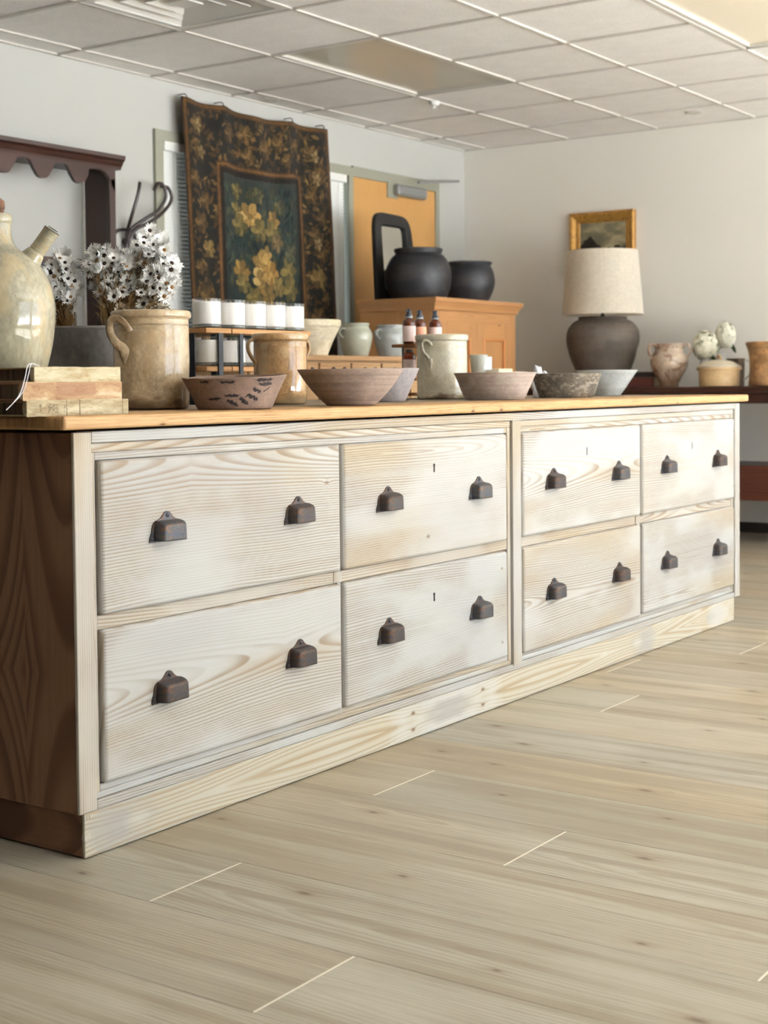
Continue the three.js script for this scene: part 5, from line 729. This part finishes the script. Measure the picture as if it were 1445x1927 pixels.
  const fl = (() => { const pos = [], idx = []; for (let k = 0; k < 4; k++) { const a = k * Math.PI / 2, b = pos.length / 3; for (const [r, w, y] of [[0.05, 0.2, 0], [0.55, 0.85, 0.12], [1, 0.55, 0.02]]) for (const s of [-1, 1]) pos.push((Math.cos(a) * r - Math.sin(a) * s * w * 0.5) * 0.0145, y * 0.0145, (Math.sin(a) * r + Math.cos(a) * s * w * 0.5) * 0.0145); for (let q = 0; q < 2; q++) { const o = b + q * 2; idx.push(o, o + 1, o + 2, o + 1, o + 3, o + 2); } } const g = new THREE.BufferGeometry(); g.setAttribute('position', new THREE.Float32BufferAttribute(pos, 3)); g.setIndex(idx); return g; })();
  const hyM = std({ color: hex(255, 251, 228), roughness: 0.9, side: THREE.DoubleSide }), stM = std({ color: hex(92, 116, 62), roughness: 0.8, side: THREE.DoubleSide });
  for (const [label, x, y, z, rx, ry] of [['left creamy white hydrangea head in the white pitcher', 6.02, 0.232, -1.235, 0.074, 0.086], ['right creamy white hydrangea head rising higher from the white pitcher', 6.20, 0.292, -1.185, 0.058, 0.080]]) {
    const hy = thing('hydrangea', label, 'flower', [x, Y, z], 0, 'hydrangeas in the white pitcher'), fs = [];
    for (let i = 0; i < 230; i++) { const u = rr(-0.85, 1), f = rr(0, 6.283), q = Math.sqrt(1 - u * u), n = new THREE.Vector3(q * Math.cos(f), u, q * Math.sin(f)), g = fl.clone(), k = rr(0.85, 1.05); g.rotateY(rr(0, 3)); g.applyQuaternion(new THREE.Quaternion().setFromUnitVectors(new THREE.Vector3(0, 1, 0), n)); g.translate(n.x * rx * k, y + n.y * ry * k, n.z * rx * k); fs.push(g); }
    const m = mergeGeometries(fs); m.computeVertexNormals(); tag(part('florets', m, hyM, hy), undefined, undefined, undefined, 'stuff');
    part('core', new THREE.IcosahedronGeometry(1, 2).scale(rx * 0.76, ry * 0.76, rx * 0.76).translate(0, y, 0), std({ color: hex(224, 226, 196), roughness: 1 }), hy);
    part('stem', sweep([[6.17 - x + (x < 6.1 ? -0.02 : 0.015), 0.155, -1.22 - z], [(6.17 - x) * 0.85, 0.21, (-1.22 - z) * 0.85], [0, y - ry * 0.7, 0]], () => [0.003, 0.003], 10, 6), stM, hy);
    const lf = new THREE.PlaneGeometry(0.05, 0.08, 4, 6), p = lf.attributes.position; for (let i = 0; i < p.count; i++) { const v = p.getY(i) / 0.04; p.setX(i, p.getX(i) * Math.sqrt(Math.max(0, 1 - v * v)) ); p.setZ(i, -0.25 * Math.abs(p.getX(i)) - 0.006 * v * v); } lf.computeVertexNormals(); part('leaf', lf.rotateX(-0.5).rotateY(TURN + 1.8), stM, hy, [x < 6.1 ? -0.01 : 0.03, y - ry * 0.8, x < 6.1 ? 0.06 : 0.04]);
  }
  // lidded yellowware crock
  const ly = thing('lidded_crock', 'low yellow ochre lidded earthenware crock on the console table', 'crock', [5.86, Y, -1.085]), lm = glazed(glaze([226, 192, 140], { mottle: 0.08, fine: 0.06 }), 0.4, 0.4);
  part('body', lathe([[0.001, 0.001], [0.105, 0], [0.109, 0.004], [0.112, 0.05], [0.1135, 0.088], [0.124, 0.094], [0.125, 0.104], [0.115, 0.106], [0.1, 0.1], [0.001, 0.09]], 56, 0.006), lm, ly);
  const lid = part('lid', lathe([[0.120, 0.106], [0.122, 0.110], [0.105, 0.122], [0.07, 0.140], [0.035, 0.148], [0.001, 0.150]], 56), glazed(glaze([236, 222, 190], { mottle: 0.06, fine: 0.05 }), 0.4, 0.4), ly); part('lid_handle', sweep([[-0.03, 0.144, 0], [-0.024, 0.162, 0], [0, 0.17, 0], [0.024, 0.162, 0], [0.03, 0.144, 0]], () => [0.009, 0.006], 20, 10), lm, lid, [0, 0, 0], [0, 0.7, 0]);
  // tin beaker
  const tb = thing('metal_beaker', 'dark brown metal beaker with a pale strap handle beside the lidded crock', 'beaker', [6.09, Y, -1.08]), tm = std({ color: hex(104, 86, 66), roughness: 0.5, metalness: 0.3 });
  part('body', lathe([[0.001, 0.001], [0.046, 0], [0.048, 0.004], [0.051, 0.15], [0.054, 0.153], [0.052, 0.157], [0.049, 0.155], [0.046, 0.01], [0.001, 0.008]], 40), tm, tb); part('strap_handle', ear(0.05, toCam(6.09, -1.08) - 1.25, [[0, 0.14, -0.002], [0, 0.146, 0.022], [0, 0.12, 0.036], [0, 0.07, 0.034], [0, 0.035, -0.002]], () => [0.010, 0.004], 26), std({ color: hex(206, 204, 196), roughness: 0.4 }), tb);
  // wooden bucket
  const bk = thing('wooden_bucket', 'honey brown turned wooden tub cut off by the right edge of the photo', 'tub', [5.90, Y, -0.80]);
  part('body', lathe([[0.001, 0.001], [0.118, 0], [0.122, 0.005], ...smooth([[0.122, 0.02], [0.118, 0.10], [0.122, 0.18], [0.134, 0.222]], 16), [0.138, 0.226], [0.139, 0.240], [0.134, 0.243], [0.126, 0.24], [0.11, 0.2], [0.108, 0.02], [0.001, 0.015]], 56, 0.01), matte(glaze([176, 134, 90], { mottle: 0.3, fine: 0.12, rings: 10, ringDepth: 0.15, patch: [140, 100, 62], patchAmount: 0.6 }), 0.5), bk);
}
// small landscape painting on the right wall
{
  const t = thing('landscape_painting', 'small dark landscape painting in a gilt wooden frame on the wall above the lamp', 'painting', [WX, 1.755, -2.07]);
  const w = 0.445, h = 0.40, fw = 0.068, prof = [[0, 0.002], [0, 0.030], [0.008, 0.036], [0.020, 0.034], [0.040, 0.020], [0.056, 0.016], [0.064, 0.012], [0.068, 0.006]];
  const gold = tex(128, 128, (x, y, c) => { const m = fbm(x / 14, y / 14, 3), f = fbm(x / 2.5, y / 30, 2); c[0] = 178; c[1] = 132; c[2] = 62; mixc(c, 112, 70, 34, ss(0.5, 0.75, m) * 0.7); mixc(c, 208, 168, 96, ss(0.55, 0.8, f) * 0.5); }, true, THREE.RepeatWrapping), gm = std({ map: gold, roughness: 0.42, metalness: 0.45 });
  const pos = [], idx = [], uv = [], cs = [[-1, -1], [1, -1], [1, 1], [-1, 1]];
  cs.forEach(([a, b], k) => { const [a2, b2] = cs[(k + 1) % 4], n = pos.length / 3; prof.forEach(([o, d], i) => { for (const [p, q] of [[a, b], [a2, b2]]) { const z = p * (w / 2 - o), y = q * (h / 2 - o); pos.push(-d, y, z); uv.push(k % 2 ? y * 6 : z * 6, i / 4); } }); for (let i = 0; i < prof.length - 1; i++) { const o = n + i * 2; idx.push(o, o + 1, o + 2, o + 1, o + 3, o + 2); } });
  const g = new THREE.BufferGeometry(); g.setAttribute('position', new THREE.Float32BufferAttribute(pos, 3)); g.setAttribute('uv', new THREE.Float32BufferAttribute(uv, 2)); g.setIndex(idx); const fg = g.toNonIndexed(); fg.computeVertexNormals(); gm.side = THREE.DoubleSide; part('gilt_frame', fg, gm, t);
  const cv = tex(256, 256, (x, y, c) => { const u = x / 256, v = y / 256, cl = fbm(u * 3 + 5, v * 5 + 2, 4); c[0] = 122; c[1] = 112; c[2] = 84; mixc(c, 176, 164, 128, ss(0.45, 0.7, cl) * 0.8); mixc(c, 84, 82, 66, ss(0.55, 0.3, cl) * 0.6); const hz = 0.30 + 0.05 * (fbm(u * 5 + 3, 1, 2) - 0.5), dome = (c0, w0, h0) => h0 * Math.sqrt(Math.max(0, 1 - ((u - c0) / w0) ** 2)), tr = Math.max(dome(0.22, 0.22, 0.66), dome(0.40, 0.14, 0.50), dome(0.06, 0.14, 0.52)) + (fbm(u * 12, v * 12, 3) - 0.5) * 0.16, tr2 = Math.max(dome(0.80, 0.16, 0.46), dome(0.62, 0.12, 0.40), dome(0.95, 0.12, 0.42)) + (fbm(u * 16 + 9, v * 16, 3) - 0.5) * 0.12; if (v < hz) { c[0] = 62; c[1] = 50; c[2] = 26; mixc(c, 96, 80, 40, fbm(u * 8, v * 20, 2) * 0.6); } if (v < tr) { c[0] = 22; c[1] = 18; c[2] = 12; } if (v < tr2) { c[0] = 46; c[1] = 38; c[2] = 18; } }, true, THREE.ClampToEdgeWrapping);
  const pg = new THREE.BoxGeometry(0.006, h - 0.11, w - 0.11); part('canvas', pg, std({ map: cv, roughness: 0.35 }), t, [-0.006, 0, 0]);
}
renderer.render(scene, camera);
